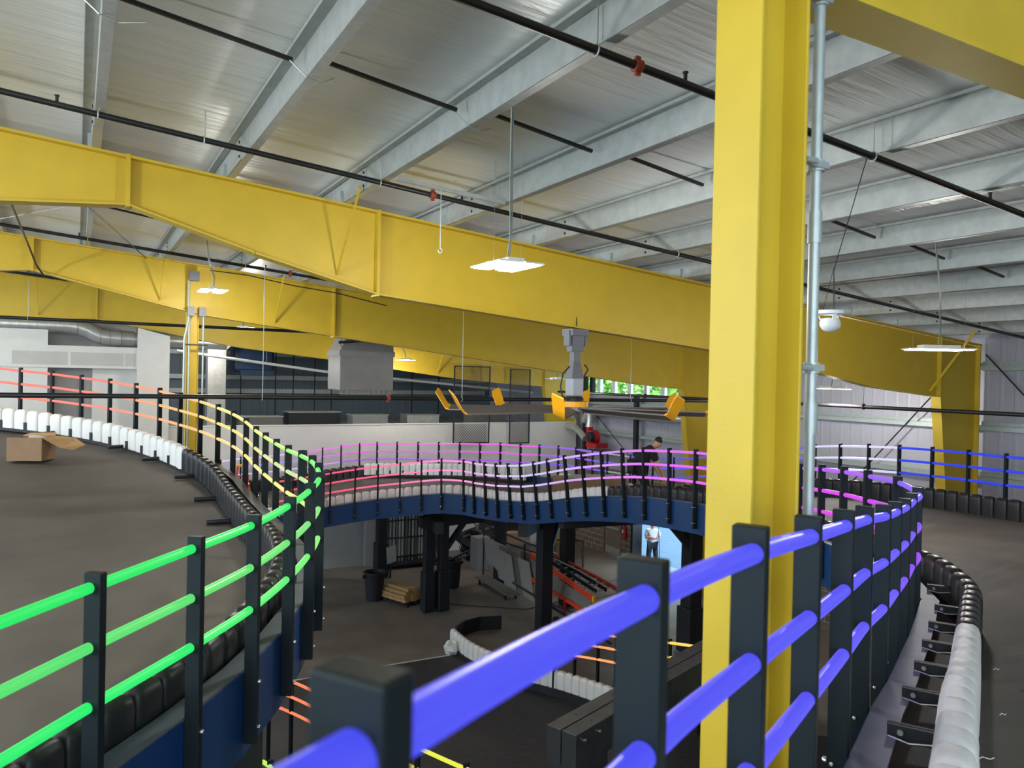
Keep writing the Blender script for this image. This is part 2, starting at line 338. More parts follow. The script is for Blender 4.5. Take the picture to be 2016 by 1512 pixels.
# web panel shadows: bolts on near rafter flange
# ================================================================ PURLINS
px_ = [-4.2, -2.72, -1.26, 0.2, 1.65, 3.1, 4.57, 6.03, 7.47, 8.93, 10.4, 11.85, 13.3, 14.75, 16.2]
def purlin(x, k):
    z = ztop(x)
    t = thing('roof_purlin', (x, 13, z+.005), 'galvanised roof purlin, %s from the left wall side of the roof' % (ORD[k] if k < 14 else 'last and lowest'), 'purlin', 'roof purlins')
    yy = (-7.9, 33.9)
    web = MB().box(x-.085, x-.080, yy[0], yy[1], z+.005, z+.285); part('web', web, 'galv', t)
    part('bottom_flange', MB().box(x-.085, x, yy[0], yy[1], z+.003, z+.009).box(x-.005, x, yy[0], yy[1], z+.003, z+.028), 'galv', t)
    part('top_flange', MB().box(x-.185, x-.080, yy[0], yy[1], z+.277, z+.284).box(x-.187, x-.182, yy[0], yy[1], z+.255, z+.284), 'galv', t)
    for yf in (2.03, 10.03, 18.03):
        m = MB().box(x-.094, x-.0855, yf-1.0, yf+1.0, z+.01, z+.27); m.cur = 1
        for dy in (-.92, .92):
            for dz in (.06, .14, .22): m.tube([(x-.093, yf+dy, z+dz), (x-.104, yf+dy, z+dz)], .017, 8)
        part('lap_plate', m, ['galv', 'black'], t)
        if x > 0:
            part('clip', MB().box(x-.135, x-.085, yf-.10, yf-.09, z, z+.16), 'galvb', t)
for k, x in enumerate(px_): purlin(x, k)
# dark bracing angles between purlins in the middle of each bay
bk = 0
for Y in (6.27, 14.3, 22.3):
    for i in range(3 if Y > 7 else 2, len(px_)-2 if Y < 7 else 9):
        a, b = px_[i]+.01, px_[i+1]-.19
        m = MB().bar((a, Y, ztop(a)+.19), (b, Y, ztop(b)+.12), .03, .03)
        n_ = ['in the nearest bay', 'in the middle bay', 'in the far bay'][[6.27,14.3,22.3].index(Y)]
        single('purlin_strut', m, 'blackpipe', 'thin dark strut %s, between the %s and %s purlins' % (n_, ORD[i], ORD[i+1]), 'strut', 'struts between the purlins')
# ================================================================ SPRINKLER PIPES
def pipe(name, pts, r, m, label, hangers=(), couplings=(), heads=(), zrise=.3, cat='pipe', n=12, group=None):
    t = thing(name, pts[0], label, cat, group)
    part('pipe_run', MB().tube(pts, r, n), m, t, True)
    for h in hangers:
        x, y, z = h
        part('hanger', MB().tube([(x, y, z+r+.01), (x, y, z+zrise)], .006, 6).tube([(x-.01,y+math.cos(q)*(r+.008),z+math.sin(q)*(r+.008)) for q in [k*math.pi/6 for k in range(13)]], .007, 5), 'galv', t)
    for c in couplings:
        x, y, z = c
        part('coupling', MB().tube([(x-.03, y, z), (x+.03, y, z)], r+.014, 12).obox((x, y, z+r+.015), (.02,0,0), (0,.012,0), (0,0,.02)).obox((x, y, z-r-.015), (.02,0,0), (0,.012,0), (0,0,.02)), 'coup', t)
    for c in heads:
        x, y, z = c
        part('sprinkler_head', MB().tube([(x, y, z+r), (x, y, z+r+.05)], .014, 8).tube([(x, y, z+r+.05), (x, y, z+r+.058)], .022, 8), 'black', t)
    return t
M['coup'] = mat('rust_red_coupling', srgb(150, 62, 40), 0.6, noise=0.15)
zp = lambda x, o=.06: ztop(x)-o
def slopeline(Y, x0, x1, o=.06): return [(x0, Y, zp(x0, o)), (x1, Y, zp(x1, o))]
pipe('sprinkler_pipe', slopeline(4.23, -5, 17.2), .030, 'blackpipe', 'black sprinkler pipe nearest the camera, passing behind the big yellow post at the top', [(x, 4.23, zp(x)) for x in (2.98, 5.85, 9.0)], [(3.32, 4.23, zp(3.32))], [(3.75, 4.23, zp(3.75)), (7.6, 4.23, zp(7.6))])
pipe('sprinkler_pipe', slopeline(8.42, -5, 17.2), .030, 'blackpipe', 'black sprinkler pipe just in front of the rafter that holds the fan', [(x, 8.42, zp(x)) for x in (.15, 2.98, 7.4, 1.1)], [(3.62, 8.42, zp(3.62))], [(-.2, 8.42, zp(-.2)), (4.0, 8.42, zp(4.0)), (8.6,8.42,zp(8.6))])
pipe('sprinkler_pipe', slopeline(16.6, -5, 15), .032, 'blackpipe', 'black sprinkler pipe just in front of the slim post rafter', [(x, 16.6, zp(x)) for x in (.15, 3.0, 6.0)], [(3.9,16.6,zp(3.9))], [(.0,16.6,zp(0)), (3.4,16.6,zp(3.4)), (4.4,16.6,zp(4.4))])
pipe('sprinkler_pipe', slopeline(12.35, -5, 3), .028, 'blackpipe', 'thin black pipe at the left, between the two largest rafters', [], [], [])
pipe('sprinkler_pipe', slopeline(24.6, -6, 1.9, .1), .04, 'blackpipe', 'black pipe under the roof at the far left, before the farthest rafter')
pipe('main_pipe', [(-6, 13.5, 6.23), (14.2, 13.5, 6.17)], .038, 'blackpipe', 'long black level pipe crossing the hall at eye height', [(2.75, 13.5, 6.2), (6.5, 13.5, 6.19), (10.6, 13.5, 6.18)], [(5.0, 13.5, 6.195)], [], 2.2)
pipe('main_pipe', [(15.5, 24, 6.14), (15.5, -2, 6.12)], .042, 'blackpipe', 'black level pipe running along the right wall', [], [], [])
pipe('branch_pipe', [(-6, 21, 7.76), (6.3, 21, 7.75), (6.3, 21, 7.5), (7.4, 20.6, 7.62)], .04, 'blackpipe', 'dark pipe with a dropped elbow beside the grey duct box', [(2.75, 21, 7.75), (-1., 21, 7.75)], [], [], .9)
pipe('conduit_run', [(3.0, 29, 7.3), (8.2, 29, 6.70), (17.4, 29, 5.98)], .05, 'lamp_body', 'pale pipe sloping across in front of the dark end wall', [(6.03, 29, 6.95), (10.4, 29, 6.5), (14.75, 29, 6.2)], [], [], 1.6)
for hx, hy in ((15.5, 19.0), (15.5, 14.4), (15.5,11.3)):
    single('pipe_hanger', MB().tube([(hx, hy, 6.17), (hx, hy, ztop(hx))], .008, 6).box(hx-.05, hx+.05, hy-.01, hy+.01, 6.07, 6.2), 'blackpipe', 'thin hanger rod holding the wall pipe, %s' % {19.0:'beside the windows',14.4:'over the white rails',11.3:'next to the eave column'}[hy], 'hanger', 'rods of the wall pipe')
# galvanised strut trapeze with hook cable
t = thing('strut_channel', (3.15, 8.2, 8.8), 'short galvanised strut channel slung between two purlins over the middle rafter', 'strut')
part('channel', MB().bar((3.1, 8.25, ztop(3.1)-.02), (4.45, 8.18, ztop(4.45)-.02), .045, .045), 'galv', t)
part('hook_cable', MB().tube([(3.63, 8.2, 8.78), (3.63, 8.2, 8.1)], .006, 6).tube([(3.63+.025*math.sin(q), 8.2, 8.075+.025*math.cos(q)) for q in [k*math.pi/6 for k in range(11)]], .006, 5), 'galv', t)
# ================================================================ CONDUIT ON THE NEAR POST
t = thing('wall_conduit', (2.42, 1.97, 5.0), 'galvanised conduit pipe clamped beside the big yellow post', 'conduit')
part('pipe', MB().tube([(2.42, 1.99, 4.0), (2.42, 1.99, 8.08)], .0205, 16), 'galvb', t, True)
for z in (6.69, 7.45, 8.07):
    part('coupler' if z == 7.45 else 'clamp', MB().tube([(2.42, 1.99, z-.02), (2.42, 1.99, z+.02)], .031, 14).box(2.325, 2.45, 1.955, 1.965, z-.012, z+.012).tube([(2.30, 1.94, z), (2.36, 1.94, z)], .012, 8), 'galvb', t)
part('coupler', MB().tube([(2.42, 1.99, 7.16), (2.42, 1.99, 7.28)], .026, 14), 'galvb', t, True)
part('coupler', MB().tube([(2.42, 1.99, 6.44), (2.42, 1.99, 6.56)], .026, 14), 'galvb', t, True)
M['box_grey'] = mat('grey_enclosure_paint', (0.13, 0.135, 0.14, 1), 0.5)
# conduits and boxes on the slim post
t = thing('junction_boxes', (2.1, 17.8, 7.6), 'grey junction boxes and conduits on the slim far post', 'junction box')
for x in (2.10, 2.33): part('box', MB().box(x-.07, x+.07, 17.70, 17.84, 7.80, 8.0), 'box_grey', t)
part('box', MB().box(2.05, 2.25, 17.65, 17.84, 8.55, 8.75), 'box_grey', t)
for x in (2.08, 2.36): part('conduit', MB().tube([(x, 17.8, 5.0), (x, 17.8, 7.8)], .02, 8), 'galvb', t, True)
part('conduit', MB().tube([(1.98, 17.78, 4.9), (1.98, 17.78, 7.3), (2.06,17.78,7.7), (2.06, 17.78, 8.55)], .022, 8), 'galvb', t, True)
part('strap', MB().box(2.0, 2.45, 17.76, 17.79, 7.17, 7.20), 'black', t)
# ================================================================ LAMPS
def lamp(x, y, z, label, hang, twin=True, L=.62, lit='diffuser', power=1.0, ang=0.0):
    t = thing('high_bay_lamp', (x, y, z), label, 'ceiling lamp', 'high bay lamps')
    ca, sa = math.cos(ang), math.sin(ang)
    ex, ey = V((ca, sa, 0)), V((-sa, ca, 0))
    c = V((x, y, z))
    part('housing', MB().obox(c+V((0,0,.035)), ex*.09, ey*L*.32, (0,0,.02)).obox(c+V((0,0,.012)), ex*.22, ey*L*.06, (0,0,.008)), 'lamp_body', t)
    for s_ in (-1, 1):
        part('reflector', MB().obox(c+ex*s_*.14, ex*.105, ey*L/2, (0,0,.008)), 'lamp_body', t)
        part('diffuser', MB().obox(c+ex*s_*.14-V((0,0,.012)), ex*.085, ey*(L/2-.03), (0,0,.005)), lit, t)
    hx, hy = hang
    hz = ztop(hx)
    part('cable', MB().tube([(x, y, z+.05), (x+(hx-x)*.1+.03, y+(hy-y)*.1, z+.25), (x+(hx-x)*.55-.02, y+(hy-y)*.6, z+(hz-z)*.6), (hx, hy, hz+.02)], .008, 6), 'galvb', t, True)
    part('cable', MB().tube([(x+.02, y, z+.05), (x+(hx-x)*.1+.05, y+(hy-y)*.1, z+.25), (x+(hx-x)*.55, y+(hy-y)*.6, z+(hz-z)*.6), (hx+.015, hy, hz+.02)], .006, 6), 'galvb', t, True)
    for s_ in (-1, 1):
        e = c+ey*s_*L*.45
        part('hanging_wire', MB().tube([(e.x, e.y, z+.01), (e.x, e.y, ztop(e.x)+.02)], .0015, 4), 'grey_box', t)
    ld = bpy.data.lights.new('lamp_light', 'POINT'); ld.energy = LAMP_W*power; ld.color = LAMP_COL; ld.shadow_soft_size = .12
    lo = bpy.data.objects.new('lamp_light', ld); COL.objects.link(lo); lo.parent = t; lo.location = (0, 0, -.16)
lamp(3.67, 6.67, 7.73, 'twin panel lamp glowing over the middle of the hall, nearest in the picture', (3.1, 5.6))
lamp(2.28, 16.0, 8.2, 'twin panel lamp beside the slim far post, the brightest at the left', (2.0, 14.9), L=.75, power=.55)
lamp(4.05, 22.6, 7.87, 'twin panel lamp right of the slim post, lower than its neighbour', (3.1, 20.8), L=.75, power=.6)
lamp(3.9, 28.9, 7.8, 'small distant lamp just behind the slim post', (3.1, 28.3), L=.7, power=.6)
lamp(9.7, 24.6, 7.15, 'small distant lamp beside the grey duct box', (8.93, 24.2), L=.7, power=.5)
lamp(10.69, 6.61, 7.16, 'flat white lamp hanging by thin wires before the right eave column', (8.93, 5.6), lit='diffuser_cool', power=.6, L=.82, ang=R(-119.4))
lamp(15.32, 12.03, 6.53, 'flat lamp glowing just right of the galvanised conduit', (14.75, 11.5), lit='diffuser_cool', L=.8, ang=R(-119.4))
lamp(14.6, 22.77, 6.62, 'faint flat lamp hanging before the far yellow column', (14.75, 22.3), lit='lamp_body', L=.8, ang=R(-60), power=.3)
for i, (x, y, z) in enumerate([(3.7,-3.5,7.8),(10.5,-2.5,7.2),(-4,6,8.2),(-4,15,8.2),(-4,-3,8.2),(-5,22,8.2),(10.5,14.6,7.3),(-9,0,8.0),(-9,9,8.0)]):  # unseen extra lamps, added and powered for the light they give
    if i == 6: continue
    lamp(x, y, z, 'hanging lamp added for light outside the picture, %s' % ['behind the camera over the near deck','behind the camera to the right','left of the green rails','left of the pink rails','behind the camera to the left','over the drywall corner','','far left behind the camera','far left of the left deck'][i], (x+.3, y+.5), power=[.25,.25,1.7,1.2,.9,1.0,1,1.0,1.2][i])
# ================================================================ FAN
M['fan_grey'] = mat('pale_grey_fan_paint', (0.33, 0.36, 0.40, 1), 0.45)
M['fan_dark'] = mat('dark_grey_fan_steel', (0.14, 0.15, 0.17, 1), 0.45, 0.3)
M['blade'] = mat('blade_aluminium', (0.14, 0.125, 0.11, 1), 0.5, 0.2)
t = thing('ceiling_fan', (6.77, 10.03, 6.2), 'huge ceiling fan with grey blades and yellow upturned tips', 'ceiling fan')
H = V((6.77, 10.03, 6.15))
part('beam_clamp', MB().box(6.62, 6.92, 9.88, 10.18, 7.30, 7.40).poly_x([(9.93,7.32),(10.13,7.32),(10.10,7.05),(9.96,7.05)], 6.66, 6.88).box(6.60,6.64,9.95,10.1,7.14,7.38).box(6.90,6.94,9.95,10.1,7.14,7.38), 'fan_dark', t)
part('down_tube', MB().box(6.71, 6.83, 9.97, 10.09, 6.75, 7.08).add([(6.71,9.97,6.9),(6.83,9.97,6.9),(6.83,10.09,6.9),(6.71,10.09,6.9),(6.66,9.93,6.64),(6.88,9.93,6.64),(6.88,10.13,6.64),(6.66,10.13,6.64)], [(0,1,5,4),(1,2,6,5),(2,3,7,6),(3,0,4,7),(4,5,6,7)]), 'fan_dark', t)
part('motor_box', MB().box(6.665, 6.875, 9.925, 10.135, 6.36, 6.64), 'fan_grey', t, bevel=.02)
part('cable_loop', MB().tube([(6.62, 9.95, 6.82), (6.5, 9.95, 6.7), (6.46, 9.95, 6.5), (6.5, 9.95, 6.36), (6.62, 9.97, 6.3)], .012, 8).tube([(6.9, 9.95, 6.85), (6.97, 9.95, 6.78), (6.9, 9.95, 6.68)], .012, 8), 'black', t, True)
part('gear_hub', MB().lathe(H, [(.05,.2),(.13,.2),(.15,.16),(.15,.14),(.12,.13)], 20), 'black', t)
part('hub_plate', MB().lathe(H, [(.20,.13),(.22,.12),(.22,.04),(.20,.03)], 24), 'yellowd', t, label='orange yellow hub ring')
part('hub_cap', MB().lathe(H, [(.19,.03),(.2,-.03),(.05,-.05),(.03,-.14)], 20), 'grey_box', t)
base_ang = math.atan2(fw.y, fw.x)
for i in range(8):
    a = base_ang - R(-80+45*i)
    d = V((math.cos(a), math.sin(a), 0)); s_ = V((-d.y, d.x, 0)); k = .075
    def sec(r_, w, z, tilt=.45): return [H+d*r_+s_*w+V((0,0,z-w*tilt)), H+d*r_-s_*w+V((0,0,z+w*tilt))]
    rows = [sec(.18,k,.0), sec(.6,k,-.005), sec(1.3,k,-.015), sec(2.0,k,-.02)]
    m = MB(); A = [r_[0]+V((0,0,.012)) for r_ in rows]; B = [r_[1]+V((0,0,.012)) for r_ in rows]; m.slab(A, B, .022)
    bl = part('blade', m, 'blade', t)
    rows = [sec(1.995,k,-.02), sec(2.05,k*1.02,.0), sec(2.11,k*1.1,.09), sec(2.18,k*1.15,.20), sec(2.22,k*1.0,.25)]
    A = [r_[0]+V((0,0,.013)) for r_ in rows]; B = [r_[1]+V((0,0,.013)) for r_ in rows]; m = MB().slab(A, B, .022)
    o = link('winglet', m.mesh('winglet', 'yellowd', True)); o.parent = bl; o['label'] = 'yellow upturned blade tip'
part('guy_wire', MB().tube([(6.77,10.0,7.4), (6.86, 10.18, ztop(6.86)+.02)], .008, 5), 'black', t)
# ================================================================ DOME SENSOR
t = thing('dome_sensor', (5.52, 4.36, 7.16), 'white dome sensor hanging right of the galvanised conduit', 'sensor')
c = V((5.52, 4.36, 7.16))
part('mount_plate', MB().lathe(c, [(.11,.09),(.118,.085),(.118,.06),(.11,.055)], 24), 'lamp_body', t, True)
part('dome', MB().lathe(c, [(.03,.03),(.072,.02),(.085,-.01),(.083,-.04),(.065,-.07),(.035,-.088),(.005,-.093)], 24), 'white', t, True)
for q in (0, 2.1, 4.2):
    part('bracket', MB().bar(c+V((.10*math.cos(q), .10*math.sin(q), .06)), c+V((.07*math.cos(q), .07*math.sin(q), .0)), .03, .01), 'lamp_body', t)
    part('wire', MB().tube([c+V((.06*math.cos(q), .06*math.sin(q), .09)), (5.6, 4.4, 7.62)], .003, 4), 'black', t)
part('drop_rod', MB().tube([(5.6, 4.4, 7.6), (6.0, 4.4, ztop(6.0)+.01)], .004, 5), 'black', t)
# ================================================================ TRACK GUARD FENCES
F1=[(-2.15,17.75,6.68),(-1.52,17.50,6.62),(-0.93,17.22,6.56),(-0.41,16.92,6.51),(0.07,16.58,6.45),(0.53,16.18,6.39),(0.94,15.72,6.32),(1.29,15.18,6.25),(1.57,14.61,6.18),(1.82,13.99,6.11),(2.01,13.36,6.03),(2.14,12.70,5.96),(2.21,12.04,5.88),(2.22,11.35,5.80),(2.21,10.66,5.76),(2.20,9.96,5.73),(2.19,9.29,5.71),(2.18,8.62,5.71),(2.12,7.95,5.72),(2.00,7.27,5.72),(1.82,6.57,5.72),(1.57,5.94,5.72),(1.27,5.33,5.72),(0.92,4.74,5.72),(0.53,4.19,5.73),(0.07,3.65,5.72),(-0.37,3.09,5.72),(-0.82,2.55,5.72)]
F2=[(-0.39,0.23,6.33),(0.21,0.59,6.33),(0.81,0.97,6.28),(1.36,1.26,6.24),(1.98,1.61,6.16),(2.62,1.97,6.08),(3.23,2.32,6.00),(3.83,2.64,5.92),(4.42,2.97,5.85),(5.00,3.29,5.79),(5.57,3.61,5.75),(6.15,3.94,5.72),(6.64,4.45,5.73),(7.03,5.04,5.70),(7.41,5.61,5.66),(7.75,6.17,5.61),(8.08,6.73,5.55),(8.43,7.30,5.52),(8.73,7.91,5.49),(8.94,8.54,5.46),(9.10,9.22,5.43),(9.22,9.90,5.41),(9.23,10.59,5.37),(9.21,11.28,5.32),(9.23,11.96,5.24),(9.23,12.64,5.14),(9.23,13.32,5.03),(9.22,13.97,4.91),(9.19,14.61,4.77),(9.19,15.20,4.65),(9.16,15.76,4.55),(9.12,16.28,4.49),(9.05,16.77,4.44),(8.97,17.21,4.42),(8.87,17.63,4.41),(8.76,17.99,4.42),(8.32,18.41,4.42),(7.89,18.73,4.36),(7.40,18.99,4.29),(6.87,19.20,4.23),(6.31,19.36,4.16),(5.70,19.49,4.07),(5.2,19.5,4.01),(4.74,19.5,3.95),(4.31,19.58,3.90),(3.85,19.73,3.83)]
F4=[(14.11,5.57,5.41),(14.18,6.22,5.41),(14.25,6.89,5.42),(14.30,7.57,5.41),(14.35,8.26,5.41),(14.38,8.97,5.40),(14.40,9.67,5.38),(14.41,10.36,5.34),(14.41,11.05,5.29),(14.41,11.71,5.22),(14.41,12.36,5.11),(14.42,13.01,5.00),(14.42,13.62,4.90),(14.43,14.27,4.79),(14.43,14.91,4.68),(14.44,15.51,4.58),(14.08,15.99,4.50),(13.75,16.47,4.50),(13.38,16.98,4.50),(12.98,17.50,4.55),(12.77,17.92,4.57),(12.52,18.39,4.60),(12.25,18.91,4.61),(11.95,19.48,4.60),(11.65,20.08,4.57),(11.32,20.74,4.57),(10.98,21.44,4.53),(10.61,22.13,4.49),(10.18,22.79,4.44),(9.71,23.38,4.40),(9.19,23.91,4.37),(8.66,24.35,4.34),(8.18,24.70,4.29),(7.65,25.00,4.21),(7.10,25.25,4.12),(6.61,25.40,4.03),(5.94,25.45,3.97),(5.21,25.45,3.91),(4.55,25.45,3.88),(3.95,25.45,3.81)]
F1 = [V(p) for p in F1]; F2 = [V(p) for p in F2]; F4 = [V(p) for p in F4]
def tang(P, i):
    d = P[min(i+1, len(P)-1)] - P[max(i-1, 0)]; d = V((d.x, d.y, 0)); return d.normalized()
def cat(P, i, t):
    p0 = P[max(i-1, 0)]; p1 = P[i]; p2 = P[i+1]; p3 = P[min(i+2, len(P)-1)]
    return 0.5*((2*p1) + (p2-p0)*t + (2*p0-5*p1+4*p2-p3)*t*t + (3*p1-p0-3*p2+p3)*t**3)
def lerpc(a, b, t): return tuple(a[k]+(b[k]-a[k])*t for k in range(3))
def grad(keys, i):
    for (a, ca), (b, cb) in zip(keys, keys[1:]):
        if a <= i <= b: return lerpc(ca, cb, (i-a)/(b-a))
    return keys[0][1] if i < keys[0][0] else keys[-1][1]
def fence(P, lo, hi, side, label, cols, lean=None, post_len=1.36, rows=3, name='guard_fence', bolts=True, width=.078, last_post=True, rr=.0235, group='lit guard fences'):
    """side = +1 when the track lies to the right of the walking direction"""
    t = thing(name, P[lo]-V((0,0,post_len)), label, 'guard fence', group)
    for i in range(lo, hi+1):
        if i == hi and not last_post: break
        d = tang(P, i); nrm = V((d.y, -d.x, 0))*side
        L = (lean or {}).get(i, 0.0)
        top = P[i]+V((0,0,.062)); bot = P[i]-V((0,0,post_len-.062)) + nrm*L*post_len
        ax = (top-bot); ctr = (top+bot)/2 - nrm*.012
        m = MB().obox(ctr, nrm*width/2, d*.021, ax/2)
        if bolts:
            m.cur = 1
            for h in (.93, 1.20):
                q = P[i]-V((0,0,h))+nrm*(L*h) - nrm*(width/2+.012)
                m.tube([q, q-nrm*.018], .012, 6)
                q2 = q+nrm*.02+d*.021*(-1); m.tube([q2, q2-d*.012], .010, 6)
        part('post', m, ['postblack', 'chrome'], t, bevel=.004)
    for i in range(lo, hi):
        near = (P[i]-V((0,0,6.4))).length < 6
        for r_ in range(rows):
            off = V((0,0,-.25*r_))
            def lf(j, h):
                d = tang(P, j); nrm = V((d.y, -d.x, 0))*side; return nrm*(lean or {}).get(j, 0.0)*h
            pts = [cat(P, i, k/5)+off + lf(i, .25*r_)*(1-k/5) + lf(i+1, .25*r_)*(k/5) for k in range(6)]
            c = cols(i, r_)
            if c is None: continue
            o = part('rail_tube', MB().tube(pts, rr, 20 if near else 10), 'glow' if c != 'off' else 'white', t, True)
            if c != 'off':
                c = srgb(*c); o.color = (c[0], c[1], c[2], 1)
    return t
K1 = [[(0,(255,120,112)),(4,(255,128,112)),(6,(255,160,122)),(8,(255,196,130)),(10,(250,228,132)),(13,(232,238,132)),(15,(185,240,118)),(17,(130,240,112)),(19,(90,235,110)),(22,(45,235,105)),(27,(25,232,98))],
      [(0,(255,120,112)),(5,(255,140,118)),(7,(255,190,112)),(10,(245,225,125)),(14,(230,232,160)),(16,(205,226,165)),(19,(150,225,130)),(22,(105,226,112)),(27,(70,222,108))],
      [(0,(255,118,112)),(5,(255,150,125)),(7,(255,180,125)),(9,(250,205,130)),(12,(246,236,150)),(16,(238,242,140)),(18,(190,240,120)),(21,(110,240,115)),(24,(40,238,110)),(27,(30,236,108))]]
fence(F1, 0, 27, -1 if 0 else 1, 'curved guard fence of the left deck, lit pink to yellow to bright green', lambda i, r_: grad(K1[r_], i))
K2 = [[(0,(64,68,238)),(4,(84,80,244)),(9,(104,88,240)),(11,(130,95,240)),(13,(170,92,240)),(16,(205,95,245)),(22,(225,115,242)),(24,(205,140,245)),(26,(205,175,252)),(29,(205,205,252)),(32,(225,185,245)),(35,(255,150,222)),(37,(255,135,190)),(39,(250,100,150)),(41,(245,80,110)),(45,(240,75,85))],
      [(0,(64,68,238)),(7,(100,88,245)),(10,(130,85,240)),(12,(205,60,235)),(16,(228,70,240)),(22,(230,110,242)),(26,(215,180,250)),(29,(205,205,252)),(32,(235,180,242)),(36,(255,140,200)),(39,(250,95,140)),(42,(240,75,95)),(45,(240,75,85))],
      [(0,(64,68,238)),(7,(104,88,245)),(10,(150,75,240)),(12,(215,50,235)),(16,(230,60,240)),(22,(232,115,240)),(25,(220,150,245)),(29,(210,200,252)),(33,(250,170,235)),(36,(255,140,205)),(40,(248,90,130)),(45,(240,75,85))]]
fence(F2, 0, 11, 1, 'guard fence right beside the camera, with blue glowing rails', lambda i, r_: grad(K2[r_], i))
fence(F2, 11, 22, 1, 'guard fence with magenta rails behind the big yellow post', lambda i, r_: grad(K2[r_], i), last_post=False) if 0 else None
LEAN = {22:.02, 23:.04, 24:.07, 25:.09, 26:.11, 27:.12, 28:.12, 29:.11, 30:.10, 31:.09, 32:.07, 33:.05, 34:.03, 35:.02, 36:.03, 37:.05, 38:.06, 39:.07, 40:.06, 41:.05, 42:.04}
P2b = F2
fence(F2, 12, 21, 1, 'guard fence with magenta rails curving behind the big yellow post', lambda i, r_: grad(K2[r_], i))
fence(F2, 22, 36, 1, 'wavy guard fence on the middle track, violet and white rails over the blue beam', lambda i, r_: grad(K2[r_], i), LEAN)
fence(F2, 37, 44, 1, 'guard fence with pink to red rails on the middle track', lambda i, r_: grad(K2[r_], i), LEAN)
# connecting rails between neighbouring fence sections belong to the earlier one
def link_rails(P, i, side, cols, parent):
    for r_ in range(3):
        off = V((0,0,-.25*r_)); pts = [cat(P, i, k/5)+off for k in range(6)]
        c = srgb(*cols(i, r_)); o = part('rail_tube', MB().tube(pts, .0235, 14), 'glow', parent, True); o.color = c
fs = [o for o in COL.objects if o.name.startswith('guard_fence')]
link_rails(F2, 11, 1, lambda i, r_: grad(K2[r_], i), fs[1]); link_rails(F2, 21, 1, lambda i, r_: grad(K2[r_], i), fs[2]); link_rails(F2, 36, 1, lambda i, r_: grad(K2[r_], i), fs[3])
def c4(i, r_):
    if i < 6: return (25, 55, 235)
    if i < 9: return (222, 214, 252) if i > 6 or r_ < 2 else (215, 205, 252)
    if i < 10: return (110, 90, 235)
    if i < 15: return (90, 75, 235)
    if i < 18: return (85, 70, 235) if r_ != 1 else (110,80,235)
    if 18 <= i < 20: return 'off' if r_ != 1 else (120, 90, 235)
    if i < 23: return [(150, 95, 240), (165, 85, 240), (125, 75, 238)][r_]
    if i < 33: return [(240, 95, 232), (228, 80, 236), (165, 75, 238)][r_]
    if i < 35: return [(235, 120, 235), (215, 110, 240), (205,150,245)][r_]
    return [(222, 195, 252), (165, 145, 240), (200, 185, 250)][r_]
fence(F4, 0, 9, -1, 'outer guard fence by the right wall, blue rails turning white', c4)
fence(F4, 10, 19, -1, 'outer guard fence at the far right turn, hidden partly by the big yellow post', c4)
fence(F4, 20, 39, -1, 'farthest guard fence with magenta and lilac rails in front of the white partition', c4)
fs4 = [o for o in COL.objects if o.name.startswith('guard_fence')][-3:]
link_rails(F4, 9, 1, c4, fs4[0]); link_rails(F4, 19, 1, lambda i, r_: (120,90,238), fs4[1])
# ================================================================ EDGE BEAMS, DECKS
def offs(P, i, side, o):
    d = tang(P, i); return P[i] + V((d.y, -d.x, 0))*side*o
def ribbon_beam(P, lo, hi, side, parent, name='edge_beam', lean={}):
    idx = range(lo, hi+1)
    def offs(P, i, side, o, h=None):
        d = tang(P, i); hh = h if h is not None else 0.9
        return P[i] + V((d.y, -d.x, 0))*side*(o + lean.get(i, 0)*hh)
    m = MB(); vs_ = []; n = len(idx)
    for o_, h in ((.032,.88),(.047,.88),(.047,1.38),(.032,1.38)): vs_ += [offs(P, i, side, o_, h)+V((0,0,-h)) for i in idx]
    fs_ = []
    for a_ in range(4):
        b_ = (a_+1)%4
        for i in range(n-1): fs_.append((a_*n+i, a_*n+i+1, b_*n+i+1, b_*n+i))
    fs_ += [(0,n,2*n,3*n)[::-1], (n-1,2*n-1,3*n-1,4*n-1)]
    part(name, m.add(vs_, fs_), 'beam', parent)
    A = [offs(P, i, side, .040)+V((0,0,-.868)) for i in idx]; B = [offs(P, i, side, .17)+V((0,0,-.868)) for i in idx]
    part('beam_flange', MB().slab(A, B, .012), 'ledge', parent, label='bare grey top flange')
    A = [offs(P, i, side, .040, 1.38)+V((0,0,-1.38)) for i in idx]; B = [offs(P, i, side, .17, 1.38)+V((0,0,-1.38)) for i in idx]
    part('beam_flange', MB().slab(A, B, .012), 'beam', parent)
DZ = -1.05
# left deck
tl = thing('left_track_deck', (0, 9, 4.6), 'grey upper track deck at the left with a blue edge beam', 'track')
zq = lambda y: 4.67 + (.0145*(y-9)**2 if y > 9 else 0)
rows = [V((-3.6, 18.2, 5.72))]+[V((F1[i].x-.12, F1[i].y, F1[i].z+DZ)) for i in range(0, 28)]+[V((-2.2, .9, 4.67))]
A = rows; B = [V((-10, p.y, p.z)) for p in rows]
Mid = [[a.lerp(b, k/8) for a, b in zip(A, B)] for k in range(9)]
m = MB()
for k in range(8): m.strip(Mid[k], Mid[k+1])
m2 = MB().slab(A, B, .06)
part('deck_surface', m2, 'deck', tl)
ribbon_beam(F1, 0, 27, 1, tl)
def sup(parent, x, y, z1, w=.28, name='support_column', pad=False, z0=0.0):
    part(name, MB().box(x-w/2, x+w/2, y-w/2, y+w/2, z0, z1), 'black', parent, bevel=.01)
    part('base_plate', MB().box(x-w*.75, x+w*.75, y-w*.75, y+w*.75, z0, z0+.025), 'ledge', parent)
    if pad: part('column_pad', MB().box(x-w*.68, x+w*.68, y-w*.68, y+w*.68, z0+.05, z0+1.15), 'black', parent, bevel=.03, label='padded black wrap')
